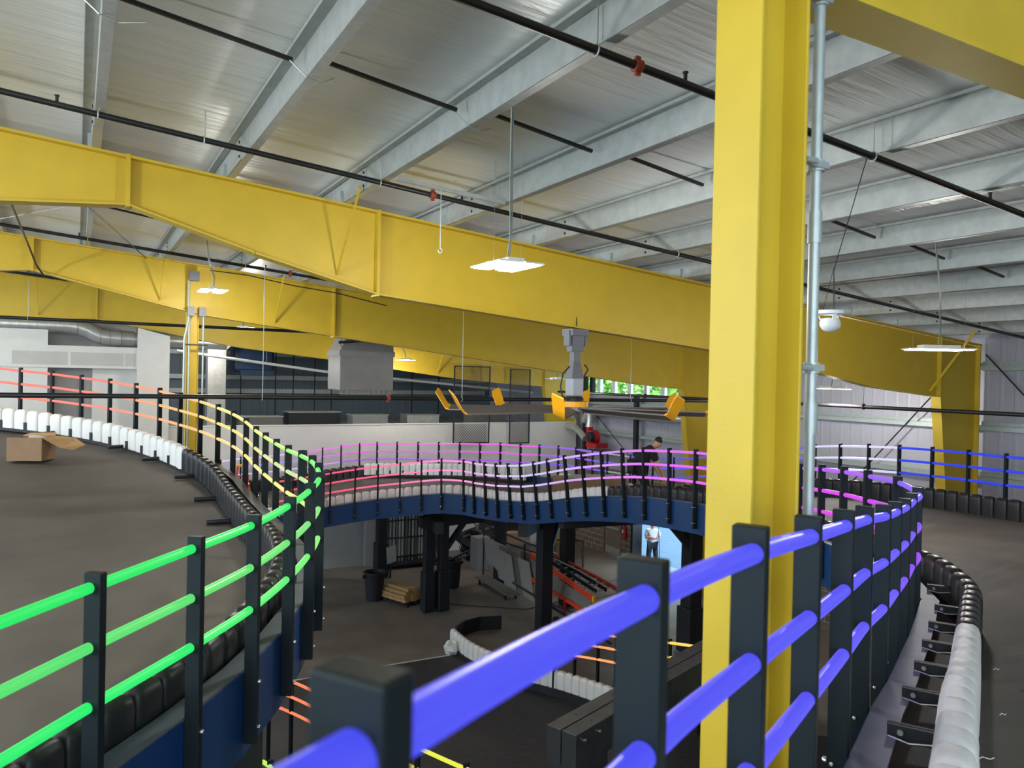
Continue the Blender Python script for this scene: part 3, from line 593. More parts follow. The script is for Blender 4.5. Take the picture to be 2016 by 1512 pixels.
sup(tl, 1.62, 8.5, 4.3, .3); sup(tl, 1.3, 14.2, 4.7, .3); sup(tl, -3, 9, 4.6, .3); sup(tl, -1.5, 4.2, 4.6, .25)
part('cross_beam', MB().box(-6, 1.75, 8.4, 8.6, 4.05, 4.58), 'black', tl)
# right and middle deck
tr = thing('elevated_track', (9, 12, 2.6), 'long dark elevated track curving from the camera round to the far middle', 'track')
inner = [offs(F2, i, 1, .06+LEAN.get(i,0)*1.05)+V((0,0,DZ)) for i in range(len(F2))]
outerP = [offs(F4, i, -1, .05)+V((0,0,DZ)) for i in range(len(F4))]
inner = [V((-3.0,-2.0,5.28))]+inner
outer = [V((1.5,-8,5.28)), V((7,-8,5.1)), V((13.5,-8,4.7)), V((13.9,0,4.4))]+outerP
pairs = [(0,0),(2,1),(5,2),(8,3),(12,4),(14,6),(17,10),(20,14),(23,17),(27,20),(30,22),(34,24),(37,28),(40,34),(43,39),(46,43)]
def interp(L, s_):
    i = min(int(s_), len(L)-2); return L[i].lerp(L[i+1], s_-i)
A, B = [], []
for (a0, b0), (a1, b1) in zip(pairs, pairs[1:]):
    n = 6
    for k in range(n): A.append(interp(inner, a0+(a1-a0)*k/n)); B.append(interp(outer, b0+(b1-b0)*k/n))
A.append(inner[-1]); B.append(outer[-1])
part('deck_surface', MB().slab(A, B, .06), 'deck', tr)
ribbon_beam(F2, 0, 44, 1, tr, lean=LEAN); ribbon_beam(F4, 0, 39, -1, tr)
for x, y, z1, w, pad in [(8.65,19.92,2.55,.25,True),(9.06,19.84,2.6,.25,True),(10.72,17.1,2.95,.33,False),(12.5,18.7,3.0,.33,False),(13.1,14.15,3.4,.36,True),(8.74,24.0,2.6,.3,True),(11.8,21.5,2.95,.3,False),(14.3,10.5,4.0,.3,False),(5.5,24.6,2.3,.3,False)]:
    sup(tr, x, y, z1, w, pad=pad)
m = MB().bar((9.6,16.35,2.88), (12.75,18.9,2.96), .25, .34); part('cross_beam', m, 'black', tr)
part('cross_beam', MB().bar((8.5,18.9,2.55), (9.7,22.9,2.6), .25, .32), 'black', tr)
part('brace', MB().bar((10.8,17.15,1.75), (11.75,17.95,2.85), .14, .14), 'black', tr)
part('brace', MB().bar((9.1,19.82,1.7), (9.85,19.9,2.6), .13, .13), 'black', tr)
part('brace', MB().bar((13.1,14.1,2.5), (12.3,14.3,3.4), .16, .16), 'black', tr)
part('cross_beam', MB().bar((9.5,14.5,3.42), (14.2,14.0,3.42), .25, .3), 'black', tr)
part('cross_beam', MB().bar((8.3,19.75,2.58), (10.2,19.7,2.62), .3, .3), 'black', tr)
# ================================================================ BUMPER BARRIERS
def resample(P, pitch):
    out = []; acc = 0.0; prev = P[0]; need = 0.0
    dense = []
    for i in range(len(P)-1):
        for k in range(12): dense.append(cat(P, i, k/12))
    dense.append(P[-1]); out.append((dense[0].copy(), (dense[1]-dense[0]).normalized())); need = pitch
    for a, b in zip(dense, dense[1:]):
        L = (b-a).length
        while need <= L+1e-9 and L > 0:
            p = a.lerp(b, need/L); out.append((p, (b-a).normalized())); a = p; L = (b-a).length; need = pitch
        need -= L
    return out
def block_mesh(name, m_):
    # rounded upright block, 0.218 along x, 0.15 thick, 0.37 tall
    w, d, h = .109, .075, .37; levels = [(0,1.0,1.0),(.02,1,1),(.27,1,1),(.315,.97,.93),(.345,.87,.78),(.362,.66,.55),(.37,.3,.25)]
    n = 20; vs_ = []; fs_ = []
    for z, kx, ky in levels:
        for k in range(n):
            a = 2*math.pi*k/n; c_, s_ = math.cos(a), math.sin(a); e = 0.42
            vs_.append((w*kx*math.copysign(abs(c_)**e, c_), d*ky*math.copysign(abs(s_)**e, s_), z*h/.37))
    for i in range(len(levels)-1):
        for k in range(n): fs_.append((i*n+k, i*n+(k+1)%n, (i+1)*n+(k+1)%n, (i+1)*n+k))
    fs_.append(tuple(range(n))[::-1]); fs_.append(tuple((len(levels)-1)*n+k for k in range(n)))
    mb_ = MB(); mb_.add(vs_, fs_); return mb_.mesh(name, m_, True)
BW = block_mesh('bumper_block', 'bump_white'); BB = block_mesh('bumper_block', 'bump_black')
def barrier(samples, me, label, slots=False, base=.0, brackets=None, group='bumper barriers'):
    p0, _ = samples[0]
    t = thing('bumper_barrier', p0, label, 'bumper barrier', group)
    for p, d in samples:
        o = bpy.data.objects.new('bumper_block', me); COL.objects.link(o); o.parent = t
        o.location = p - t.location + V((0,0,base)); o.rotation_euler = (0, 0, math.atan2(d.y, d.x))
    pts = [p for p, d in samples]
    if len(pts) > 2:
        nr = [V((-d.y, d.x, 0)).normalized() for p, d in samples]
        A = [p+n_*.09+V((0,0,.012+base)) for p, n_ in zip(pts, nr)]; B = [p-n_*.09+V((0,0,.012+base)) for p, n_ in zip(pts, nr)]
        part('base_strip', MB().slab(A, B, .05), 'black', t)
    if slots:
        for k in range(1, len(samples)-1, 1):
            if slots == 1 and k % 2 and random.random() < .6: continue
            p, d = samples[k]; n_ = V((-d.y, d.x, 0)).normalized(); q = p.lerp(samples[k-1][0], .5)
            for sg in (1, -1):
                part('slot_clip', MB().obox(q+n_*sg*.066+V((0,0,.07+base)), d*.024, n_*.022, (0,0,.075)), 'black', t) if k < 60 and (k % 2 == 0) else None
    return t
def bpath(P, lo, hi, side, o, dz=DZ): return [offs(P, i, side, o)+V((0,0,dz)) for i in range(lo, hi+1)]
pl = resample([offs(F1, i, 1, .40 if i < 17 else max(.27, .40-.02*(i-16)))+V((0,0,DZ)) for i in range(28)], .225)
kw = next(i for i, (p, d) in enumerate(pl) if p.y < 13.55)
barrier(pl[:kw], BW, 'white plastic bumper barrier along the far side of the left deck', 1)
barrier(pl[kw:kw+44], BB, 'black plastic bumper barrier curving along the left deck below the yellow green rails')
barrier(pl[kw+44:], BB, 'black bumper barrier at the near end of the left deck behind the green rails')
for k, (x, y) in enumerate([(1.42,11.7),(1.66,10.3),(1.35,13.0),(1.0,14.2),(.35,15.1),(-.55,16.2)]):
    j = min(range(len(pl)), key=lambda i: (pl[i][0]-V((x,y,5))).length); p, d = pl[j]; n_ = V((d.y, -d.x, 0)).normalized()
    if n_.dot(V((-1,-.3,0))) < 0: n_ = -n_
    single('bumper_peg', MB().tube([p+n_*.08+V((0,0,.035)), p+n_*.36+V((0,0,.035))], .032, 10), 'black', 'black peg lying on the left deck, %s' % ['at the black bend beside','just past the black bend','where white turns to black','among the white blocks, nearest black ones','among the white blocks, middle one','beside the open cardboard box'][k], 'peg', 'pegs on the left deck', True)
p2 = resample([offs(F2, i, 1, .385+LEAN.get(i,0)*1.0)+V((0,0,DZ)) for i in range(len(F2))], .225)
def first(L, f): return next(i for i, (p, d) in enumerate(L) if f(p))
a = first(p2, lambda p: p.x > 5.0 and p.y < 8); b = first(p2, lambda p: p.y > 11.4 and p.x > 8); c_ = first(p2, lambda p: p.y > 15.5 and p.x > 8); 
barrier(p2[:a], BW, 'white ribbed bumper barrier at the lower right, nearest the camera')
barrier(p2[a:b], BB, 'black bumper barrier bending round beyond the near white one')
b2 = first(p2, lambda p: p.y > 13.0 and p.x > 8)
barrier(p2[b:b2], BB, 'black bumper barrier on the middle track below the bending worker')
barrier(p2[b2:b2+34], BW, 'white bumper barrier on the wavy middle track, right part')
barrier(p2[b2+34:], BW, 'white bumper barrier on the middle track under the red rails', 0)
p4 = resample(bpath(F4, 0, 39, -1, .385), .225)
a = first(p4, lambda p: p.y > 16.6); b = first(p4, lambda p: p.y > 18.6); c = first(p4, lambda p: p.y > 19.6); e = first(p4, lambda p: p.x < 8.2)
barrier(p4[:a], BB, 'black bumper barrier under the blue rails at the right wall')
barrier(p4[a:b], BW, 'short white bumper row beside the bending worker')
barrier(p4[c:e], BW, 'white bumper barrier behind the wavy rails, farthest white one', 2, .08)
barrier(p4[e:], BB, 'black bumper barrier in front of the partition at the far left', 0, .04)
# brackets between the flange and the near barrier
tb = thing('barrier_brackets', (2, 1.4, 5.2), 'black hoop brackets between the near barrier and the beam flange', 'bracket')
k = 0
for i in [x_*1.0+.45 for x_ in range(0, 12)]:
    ii = int(i); 
    p = cat(F2, ii, i-ii); d = tang(F2, ii); n_ = V((d.y, -d.x, 0))
    q = p + V((0,0,-.87)); 
    m = MB().obox(q+n_*.22+V((0,0,.02)), n_*.085, d*.004, (0,0,.035))
    m.obox(q+n_*.22+V((0,0,.052)), n_*.085, d*.02, (0,0,.003))
    br = part('bracket_plate', m, 'black', tb)
    o = link('bracket_edge', MB().tube([q+n_*.14-d*.03+V((0,0,.01)), q+n_*.22-d*.045+V((0,0,.0)), q+n_*.31-d*.03+V((0,0,.01))], .004, 6).mesh('bracket_edge', 'chrome')); o.parent = br
    o = link('bolt', MB().tube([q+n_*.185-d*.005+V((0,0,.025)), q+n_*.185-d*.018+V((0,0,.025))], .012, 10).mesh('bolt', 'grey_box')); o.parent = br
for i in [x_*.62+.3 for x_ in range(0, 22)]:
    ii = 27-int(i)-1; p = cat(F1, ii, 1-(i-int(i))); d = tang(F1, ii); n_ = V((d.y, -d.x, 0)); q = p+V((0,0,-.87))
    if int(i) > 12: break
# ================================================================ LOWER TRACK
struct('floor_rubber', MB().add([(-6,2,.015),(-6,18.9,.015),(0.1,18.45,.015),(3.95,16.63,.015),(8.05,16.52,.015),(9.8,12.0,.015),(13,9,.015),(13,2,.015)], [(7,6,5,4,3,2,1,0)]), 'rubber')
struct('trim_edge', MB().bar((0.1,18.45,.01),(3.95,16.66,.01),.03,.02).bar((3.95,16.66,.01),(8.05,16.55,.01),.03,.02), 'white_wall')
LA = [V(p) for p in [(2.62,13.6,1.62),(2.83,13.0,1.66),(3.05,12.4,1.70),(3.26,11.85,1.70),(3.36,11.2,1.75),(3.40,10.55,1.88),(3.41,9.9,2.02),(3.40,9.25,2.18),(3.38,8.6,2.32),(3.38,8.0,2.46),(3.62,7.25,2.50),(3.9,6.5,2.55)]]
KA = [(0,(255,110,80)),(3,(255,150,90)),(6,(250,190,80)),(9,(232,240,70)),(11,(200,245,70))]
fence(LA, 0, 11, 1, 'low ramp fence with orange to yellow rails, left one on the ground floor', lambda i, r_: grad(KA, i), post_len=1.55, bolts=False, width=.06)
LB = [V(p) for p in [(8.55,13.2,1.55),(8.72,12.71,1.61),(8.88,12.15,1.69),(8.95,11.67,1.77),(8.95,11.05,1.9),(8.92,10.55,2.04),(8.89,10.1,2.15),(8.92,9.4,2.29),(8.85,8.6,2.45),(8.6,7.8,2.6),(8.2,7.0,2.75),(7.63,6.2,2.9)]]
KB = [(0,(255,165,105)),(3,(255,165,95)),(5,(255,215,100)),(7,(250,228,90)),(9,(225,245,90)),(11,(190,250,90))]
fence(LB, 0, 11, 1, 'low ramp fence with orange to yellow rails, right one seen past the near blue rails', lambda i, r_: grad(KB, i), post_len=1.5, bolts=False, width=.06)
LC = [V(p) for p in [(1.25,9.4,2.25),(1.63,8.95,2.34),(1.85,8.4,2.42),(1.75,7.8,2.5)]]
fence(LC, 0, 3, 1, 'low fence with lime rails under the left deck', lambda i, r_: (190, 245, 90), post_len=1.5, bolts=False, width=.06)
fb = resample([V(p) for p in [(8.10,17.0,.09),(8.05,15.95,.10),(8.22,14.54,.18),(8.68,12.95,.33),(8.82,11.5,.50),(8.8,10.2,.65)]], .225)
barrier(fb, BW, 'white bumper barrier on the ground floor with a dashed black base', 0)
m = MB(); nr = [V((-d.y, d.x, 0)).normalized() for p, d in fb]
A = [p+n_*(-.10)+V((0,0,.02)) for (p, d), n_ in zip(fb, nr)]; B = [p+n_*(-.12)+V((0,0,.02)) for (p, d), n_ in zip(fb, nr)]
bars_ = [o for o in COL.objects if o.name.startswith('bumper_barrier')][-1]
part('skirt', MB().slab(A, B, .16), 'black', bars_)
arc = [V((8.2+1.6*math.sin(q)*1.0, 16.95+.95*math.sin(q*1.0)*math.cos(q*.25), .0)) for q in [k*math.pi/2/8 for k in range(9)]]
arc = [V((8.12,17.0,.36)), V((8.35,17.45,.36)), V((8.75,17.78,.36)), V((9.25,17.9,.36)), V((9.8,17.75,.36))]
single('curved_strip', MB().slab(arc, [p+V((.02,-.03,0)) for p in arc], .36), 'black', 'black curved strip standing on the floor behind the white barrier end', 'strip')
# plastic bag
def blob(c, r, seed, n1=9, n2=14, amp=.25, sx=1, sy=1, sz=1):
    rnd = random.Random(seed); m_ = MB(); vs_ = []; fs_ = []
    for i in range(n1+1):
        th = math.pi*i/n1
        for k in range(n2):
            ph = 2*math.pi*k/n2; rr_ = r*(1+amp*(rnd.random()-.5)*2*(0 if i in (0, n1) else 1))
            vs_.append((c[0]+sx*rr_*math.sin(th)*math.cos(ph), c[1]+sy*rr_*math.sin(th)*math.sin(ph), c[2]+sz*rr_*math.cos(th)))
    for i in range(n1):
        for k in range(n2): fs_.append((i*n2+k, (i+1)*n2+k, (i+1)*n2+(k+1)%n2, i*n2+(k+1)%n2))
    return m_.add(vs_, fs_)
single('plastic_bag', blob((7.86, 16.62, .16), .17, 3, amp=.22), 'white', 'crumpled white plastic bag beside the ground floor barrier end', 'bag', None, True)
# steel support in the lower middle
t = thing('steel_support', (4.1, 5.95, 0), 'black bolted double beam on a column below the near blue rails', 'steel support')
a0, a1 = V((3.80,5.72,3.34)), V((7.6,7.15,3.34)); dd = (a1-a0).normalized(); nn = V((-dd.y, dd.x, 0))
part('channel_beam', MB().obox((a0+a1)/2+nn*.085, dd*(a1-a0).length/2, nn*.075, (0,0,.16)), 'black2', t) if 'black2' in M else None
M['black2'] = mat('worn_black_steel', (0.035, 0.035, 0.035, 1), 0.5, noise=0.3, nscale=6)
for s_ in (-1, 1): part('channel_beam', MB().obox((a0+a1)/2+nn*.085*s_, dd*(a1-a0).length/2, nn*.078, (0,0,.16)), 'black2', t, bevel=.006)
part('support_column', MB().obox(a0+dd*.32+V((0,0,-1.75)), dd*.2, nn*.16, (0,0,1.59)), 'black2', t)
m = MB()
for q in (.12, .36): 
    for z in (.08, -.3): m.tube([a0+dd*q-nn*.165+V((0,0,z)), a0+dd*q-nn*.185+V((0,0,z))], .014, 8)
part('bolt', m, 'chrome', t)
m = MB()
for q in (.35, 1.0, 1.7):
    for s_ in (-1, 1): m.tube([a0+dd*q+nn*.085*s_+V((0,0,.155)), a0+dd*q+nn*.085*s_+V((0,0,.1615))], .018, 10)
part('bolt_hole', m, 'black', t)
# ================================================================ GROUND FLOOR OBJECTS
def can(x, y, label, s=1.0):
    t = thing('trash_can', (x, y, 0), label, 'trash can', 'black trash cans')
    part('barrel', MB().lathe((x, y, 0), [(.20*s,.0),(.22*s,.02),(.27*s,.72*s),(.275*s,.74*s),(.25*s,.74*s),(.2*s,.06)], 24), 'black', t, True)
    part('rim', MB().tube([(x+.285*s*math.cos(q), y+.285*s*math.sin(q), .74*s) for q in [k*math.pi/12 for k in range(25)]], .022, 8), 'black', t, True)
    for s_ in (-1, 1): part('handle', MB().box(x+s_*.30*s-.03, x+s_*.30*s+.03, y-.06, y+.06, .60*s, .68*s), 'black', t)
    return t
can(7.72, 21.7, 'black trash can standing alone left of the timber pile', 1.1)
can(10.35, 22.0, 'black trash can with scrap sticking out, behind the padded column pair', 1.15)
single('scrap_bar', MB().bar((10.1,21.9,.84), (11.1,22.25,1.02), .06, .05), 'black', 'black scrap bar lying across the trash can behind the columns', 'bar')
single('bent_wire', MB().tube([(10.7,22.1,.80),(10.72,22.1,1.05),(10.66,22.1,1.2),(10.72,22.1,1.38)], .012, 6), 'black', 'bent black wire standing up from the trash can behind the columns', 'wire')
t = thing('pallet', (8.4, 21.2, 0), 'dark pallet under the pile of short timbers', 'pallet')
dw = V((.35,-.94,0)).normalized(); sw = V((.94,.35,0)).normalized(); pc = V((8.38, 21.2, 0))
for q in (-.3, 0, .3): part('runner', MB().obox(pc+sw*q+V((0,0,.045)), dw*.62, sw*.04, (0,0,.045)), 'black', t)
for q in (-.5, -.25, 0, .25, .5): part('deck_board', MB().obox(pc+dw*q+V((0,0,.105)), dw*.07, sw*.42, (0,0,.012)), 'black', t)
k = 0
LEV = ['bottom', 'second', 'third', 'top']
for lv, n in enumerate([5, 5, 4, 3]):
    for j in range(n):
        off = (j-(n-1)/2)*.145+random.uniform(-.01,.01); z = .165+lv*.095
        single('timber', MB().obox(pc+sw*off+dw*random.uniform(-.04,.04)+V((0,0,z)), dw*.52, sw*.062, (0,0,.044)), 'wood', 'short pale timber on the pallet, %s from the left in the %s layer' % (ORD[j], LEV[lv]), 'timber', 'short pale timbers')
# rack of upright metal profiles
t = thing('profile_rack', (10.0, 25.1, 0), 'dark rack holding upright metal profiles behind the padded columns', 'rack')
for z in (.35, 1.0, 1.6, 2.2): part('rack_rail', MB().box(9.2, 11.1, 24.95, 25.0, z, z+.05), 'black', t)
for x in (9.2, 10.15, 11.05): part('rack_upright', MB().box(x, x+.05, 24.95, 25.0, 0, 2.5), 'black', t)
part('rack_base', MB().box(9.1, 11.2, 24.7, 25.6, .12, .2), 'black', t)
for i in range(15):
    x = 9.3+i*.118+random.uniform(-.02,.02)
    single('metal_profile', MB().box(x, x+.055, 25.05, 25.12, .2, 2.5+random.uniform(-.15,.25)), 'galv' if i % 3 else 'boardd', 'upright metal profile in the dark rack, %s from the left' % (ORD[i] if i < 14 else 'fifteenth'), 'metal profile', 'upright profiles in the rack')
t = thing('sign_board', (9.0, 23.7, 0), 'pale square board with spiked edges leaning by the rack', 'board')
part('board', MB().obox((9.0,23.75,.78), (.19,.09,.02), (0.0,.012,.0), (-.02,0,.27)), 'board', t)
part('stand', MB().bar((9.0,23.8,0), (9.0,23.8,.6), .05, .05), 'black', t)
# sheet boards on a dolly
def sheet(c, ax, h, m_, label, th=.012):
    c = V(c); ax = V(ax); n_ = V((ax.y, -ax.x, 0)).normalized(); upv = V((n_.x*.18, n_.y*.18, 1)).normalized()*h/2
    return single('sheet_board', MB().obox(c, ax/2, n_*th, upv), m_, label, 'sheet board', 'sheets on the dolly')
S0, S1 = V((11.54,22.17,0)), V((11.36,18.86,0))
def sh_(u0_, u1_, off, z, h, m_, label):
    c = S0.lerp(S1, (u0_+u1_)/2); ax = (S1-S0)*(u1_-u0_); n_ = V((ax.y, -ax.x, 0)).normalized()
    sheet(c-n_*off+V((0,0,z+h/2)), ax, h, m_, label)
sh_(.02, .52, .10, .27, 1.22, 'board', 'widest grey sheet board at the far end of the dolly')
sh_(.40, .80, .05, .26, 1.20, 'boardd', 'darker grey sheet board in the middle of the dolly')
sh_(.44, .68, -.0, .25, 1.10, 'board', 'pale narrow sheet board leaning in front of the darker one')
sh_(.82, 1.03, .0, .22, 1.18, 'board', 'narrow pale sheet board at the near end of the dolly')
t = thing('dolly', (11.5, 20.5, 0), 'low dolly with casters under the leaning sheets', 'dolly')
part('bed', MB().obox((11.40,20.9,.20), (-.06,-1.15,0), (.22,-.02,0), (0,0,.02)), 'boardd', t)
for x, y in ((11.25,21.8),(11.62,21.8),(11.2,20.0),(11.55,20.0)):
    part('caster', MB().tube([(x-.02,y,.05),(x+.02,y,.05)], .05, 12).box(x-.03,x+.03,y-.01,y+.01,.08,.18), 'black', t)
# orange ladder cart
t = thing('ladder_cart', (11.6, 16.6, 0), 'orange ladders stacked on a sloping red framed cart', 'ladder cart')
def D(x, y, d):
    return V((0,0,6.63)) + (fw + rt*((x-1008)/1520.0) + up*((756-y)/1520.0))*d
LP = dict(a=V((11.0,17.6,1.46)), b=V((10.95,15.2,1.12)), c=V((12.3,19.0,1.35)), d=V((12.15,16.3,1.0)))
part('ladder_rail', MB().bar((11.45,19.0,1.55), (11.35,15.75,1.12), .05, .14), 'orange', t)
part('ladder_rail', MB().bar((12.35,19.6,1.45), (12.65,16.3,1.02), .05, .12), 'orange', t)
m = MB()
for q in range(11):
    s_ = q/10.0; m.tube([V((11.45,19.0,1.55)).lerp(V((11.35,15.75,1.12)), s_), V((12.35,19.6,1.45)).lerp(V((12.65,16.3,1.02)), s_)], .018, 8)
part('rung_set', m, 'galv', t)
part('lower_rail', MB().bar((11.25,18.6,.95), (11.25,15.3,.72), .05, .09), 'orange', t)
part('inner_ladder', MB().bar((11.75,19.2,1.55),(11.75,16.2,1.16),.04,.10).bar((12.1,19.4,1.52),(12.15,16.3,1.12),.04,.10).bar((11.7,18.5,1.38),(12.2,18.5,1.38),.03,.03).bar((11.7,17.6,1.28),(12.2,17.6,1.28),.03,.03).bar((11.7,16.8,1.2),(12.2,16.8,1.2),.03,.03), 'black', t)
part('side_panel', MB().add([(11.36,18.9,1.48),(11.33,15.9,1.05),(11.28,15.6,.80),(11.28,18.5,.98)], [(0,1,2,3)]), 'boardd', t)
for x, y, z in ((11.25,16.9,.85),(11.2,15.35,1.02),(12.6,16.4,1.0),(12.4,18.9,1.3)): part('cart_leg', MB().bar((x,y,0), (x,y,z), .05, .05), 'red', t)
part('lock_bar', MB().tube([(11.7,18.8,1.62),(11.95,17.2,1.42),(12.0,16.5,1.32),(11.95,16.45,1.22)], .015, 8), 'galvb', t, True)
part('end_cap', MB().obox((11.35,15.74,1.12), (.03,0,0), (0,.04,0), (0,0,.075)).obox((12.65,16.28,1.02), (.03,0,0), (0,.04,0), (0,0,.07)), 'yellowd', t, label='yellow ladder end cap')
part('axle', MB().tube([(11.2,17.2,.15),(12.5,17.4,.15)], .02, 8), 'black', t)
for x, y in ((11.2,17.2),(12.5,17.4)): part('wheel', MB().tube([(x-.03,y,.15),(x+.03,y,.15)], .15, 16), 'black', t)
part('frame_tube', MB().bar((11.5,18.8,.35),(12.2,15.6,.2),.04,.04).bar((10.7,18.7,.9),(11.5,15.2,.15),.05,.05), 'black', t)
# wire cage cart
def wire(mb_, o, u, v, nu, nv, r_=.0035, diag=False):
    o = V(o); u = V(u); v = V(v)
    if not diag:
        for i in range(nu+1): mb_.bar(o+u*i/nu, o+u*i/nu+v, r_*2, r_*2, (0,1,0))
        for j in range(nv+1): mb_.bar(o+v*j/nv, o+v*j/nv+u, r_*2, r_*2)
    else:
        L = u.length; Hh = v.length; st = L/nu; un = u/L; vn = v/Hh
        k_ = -int(Hh/st)
        while k_*st < L:
            x0 = k_*st; 
            for sgn in (1, -1):
                a_ = x0; b_ = x0+Hh
                lo_ = max(a_, 0); hi_ = min(b_, L)
                if hi_ > lo_:
                    z0, z1 = lo_-a_, hi_-a_
                    if sgn < 0: z0, z1 = Hh-z0, Hh-z1
                    mb_.bar(o+un*lo_+vn*z0, o+un*hi_+vn*z1, r_*2, r_*2, un.cross(vn))
            k_ += 1
    return mb_
t = thing('mesh_cart', (15.0, 21.7, 0), 'black wire mesh cart with a white notice beside the cross braced column', 'cart')
part('cart_frame', MB().bar((14.2,22.0,.1),(14.2,22.0,1.15),.04,.04).bar((15.1,21.6,.0),(15.1,21.6,1.12),.04,.04).bar((14.2,22.0,1.15),(15.1,21.6,1.12),.04,.04).bar((14.2,22.0,.1),(15.1,21.6,.06),.04,.04), 'black', t)
part('wire_panel', wire(MB(), (14.2,22.0,.1), (.9,-.4,0), (0,0,1.03), 20, 22, .003), 'wire', t)
part('notice', MB().obox((14.5,21.82,.72), (.17,-.075,0), (.004,.006,0), (0,0,.21)), 'white', t, label='white notice sheet')
part('notice_text', MB().obox((14.497,21.812,.78), (.13,-.058,0), (.004,.006,0), (0,0,.012)).obox((14.497,21.812,.72), (.13,-.058,0), (.004,.006,0), (0,0,.008)).obox((14.497,21.812,.67), (.13,-.058,0), (.004,.006,0), (0,0,.008)), 'boardd', t)
# scrap pile, wrapped bundle, boxes further back
t = thing('scrap_pile', (12.9, 25.0, 0), 'dark heap of scrap under the far track', 'scrap pile')
part('heap', blob((12.9, 25.0, .55), .7, 11, amp=.35, sz=.8), 'black', t)
for a_, b_ in (((12.3,24.6,.3),(13.1,25.2,1.9)), ((13.3,24.7,.3),(12.6,25.3,1.5)), ((12.1,24.8,.9),(13.6,24.9,1.2))): part('scrap_bar', MB().bar(a_, b_, .05, .05), 'boardd', t)
t = thing('wrapped_bundle', (13.6, 22.4, 0), 'bundle wrapped in shiny clear plastic between the cross braced columns', 'bundle')
part('wrap', blob((13.2, 21.4, 1.35), .5, 5, 14, 20, .12, .6, .6, 1.0), 'foil', t, True)
part('crate', MB().box(12.8, 13.7, 21.0, 21.9, 0, .95), 'boardd', t)
single('storage_table', MB().box(12.8, 14.2, 22.9, 24.0, .85, .9).box(12.85,12.9,22.95,23.0,0,.85).box(14.1,14.15,22.95,23.0,0,.85).box(12.85,12.9,23.9,23.95,0,.85).box(14.1,14.15,23.9,23.95,0,.85), 'boardd', 'grey work table far under the track, behind the sheet boards', 'table')
single('carton', MB().box(13.0, 13.5, 23.1, 23.5, .9, 1.25), 'kraft', 'brown carton on the far work table', 'carton')
single('stand_bin', MB().lathe((13.0,21.1,0), [(.01,0)],3) if 0 else MB().box(12.0,12.5,23.5,24.0,0,1.1), 'grey_box', 'grey bin left of the far work table', 'bin')
t = thing('handrail_cart', (12.3, 20.6, 0), 'dark tubular cart handle behind the leaning sheets', 'cart')
part('frame_rail', MB().tube([(11.9,23.0,1.7),(12.6,21.2,1.35),(12.9,20.4,1.25)], .03, 8).tube([(11.9,23.0,1.5),(12.3,22.2,1.2),(12.9,20.4,1.05)], .03, 8), 'black', t, True)
for x, y, z in ((11.95,22.9,1.6),(12.3,22.1,1.4),(12.6,21.3,1.3),(12.9,20.5,1.2)): part('upright', MB().bar((x,y,0),(x,y,z),.04,.04), 'black', t)
# extinguisher on the block wall
t = thing('fire_extinguisher', (17.63, 22.62, .85), 'red fire extinguisher on the block wall beside the open doorway', 'fire extinguisher')
part('cylinder', MB().lathe((17.62,22.62,.75), [(.03,0),(.075,.02),(.08,.06),(.08,.38),(.06,.45),(.025,.48),(.025,.52)], 16), 'red', t, True)
part('valve', MB().box(17.59,17.66,22.57,22.68,1.27,1.33), 'black', t)
part('hose', MB().tube([(17.60,22.66,1.3),(17.58,22.74,1.2),(17.6,22.72,1.0)], .012, 6), 'black', t, True)
part('tag', MB().box(17.535,17.54,22.58,22.66,1.0,1.12), 'white', t)
single('alarm_box', MB().box(17.64,17.72,22.72,22.84,1.35,1.5), 'red', 'small red alarm box above the fire extinguisher', 'alarm box')
t = thing('traffic_cone', (20.1, 20.84, -.22), 'orange traffic cone on the pavement outside the open doorway', 'traffic cone')
part('cone_body', MB().lathe((19.9,20.6,-.19), [(.16,0),(.03,.62),(.02,.63)], 18), 'cone', t, True)
part('cone_base', MB().box(19.7,20.1,20.4,20.8,-.22,-.19), 'cone', t)
single('dangling_rope', MB().tube([(18.02,21.2,2.62),(18.03,21.2,1.5),(18.1,21.15,-.19)], .012, 6), 'black', 'thin black cord hanging in the open doorway', 'cord')
single('floor_cable', MB().tube([(8.9,20.9,.015),(10.0,19.9,.015),(11.3,18.9,.015),(12.8,19.2,.015),(15.0,20.3,.015),(17.5,20.9,.015)], .012, 6), 'black', 'black cable snaking over the floor to the doorway', 'cable')
# small valve stand
t = thing('valve_stand', (15.3, 24.2, 0), 'small stand with a white valve by the block wall', 'valve stand')
part('pole', MB().box(15.28,15.33,24.18,24.23,0,.75), 'red', t); part('valve', MB().box(15.2,15.42,24.15,24.25,.75,.86), 'white', t)
# ================================================================ THINGS ON THE DECKS
# open cardboard box on the left deck
bz = 5.15; t = thing('cardboard_box', (-.62, 14.75, bz), 'open torn cardboard box on the left deck', 'cardboard box')
ex = V((.86,-.51,0)).normalized(); ey = V((.5,.87,0)).normalized(); c0 = V((-.62, 14.55, bz))
W_, D_, H_ = .50, .42, .37
def P_(a_, b_, h_): return c0+ex*a_*W_/2+ey*b_*D_/2+V((0,0,h_))
ex = V((.87,-.30,0)).normalized(); ey = V((.42,.9,0)).normalized()
m = MB()
for (a_, b_) in (((-1,-1),(1,-1)), ((1,-1),(1,1)), ((1,1),(-1,1)), ((-1,1),(-1,-1))):
    p, q = P_(*a_, 0), P_(*b_, 0); m.bar(p+V((0,0,H_/2)), q+V((0,0,H_/2)), .008, H_)
m.obox(c0+V((0,0,.01)), ex*W_/2, ey*D_/2, (0,0,.004)); part('carton_body', m, 'kraft', t)
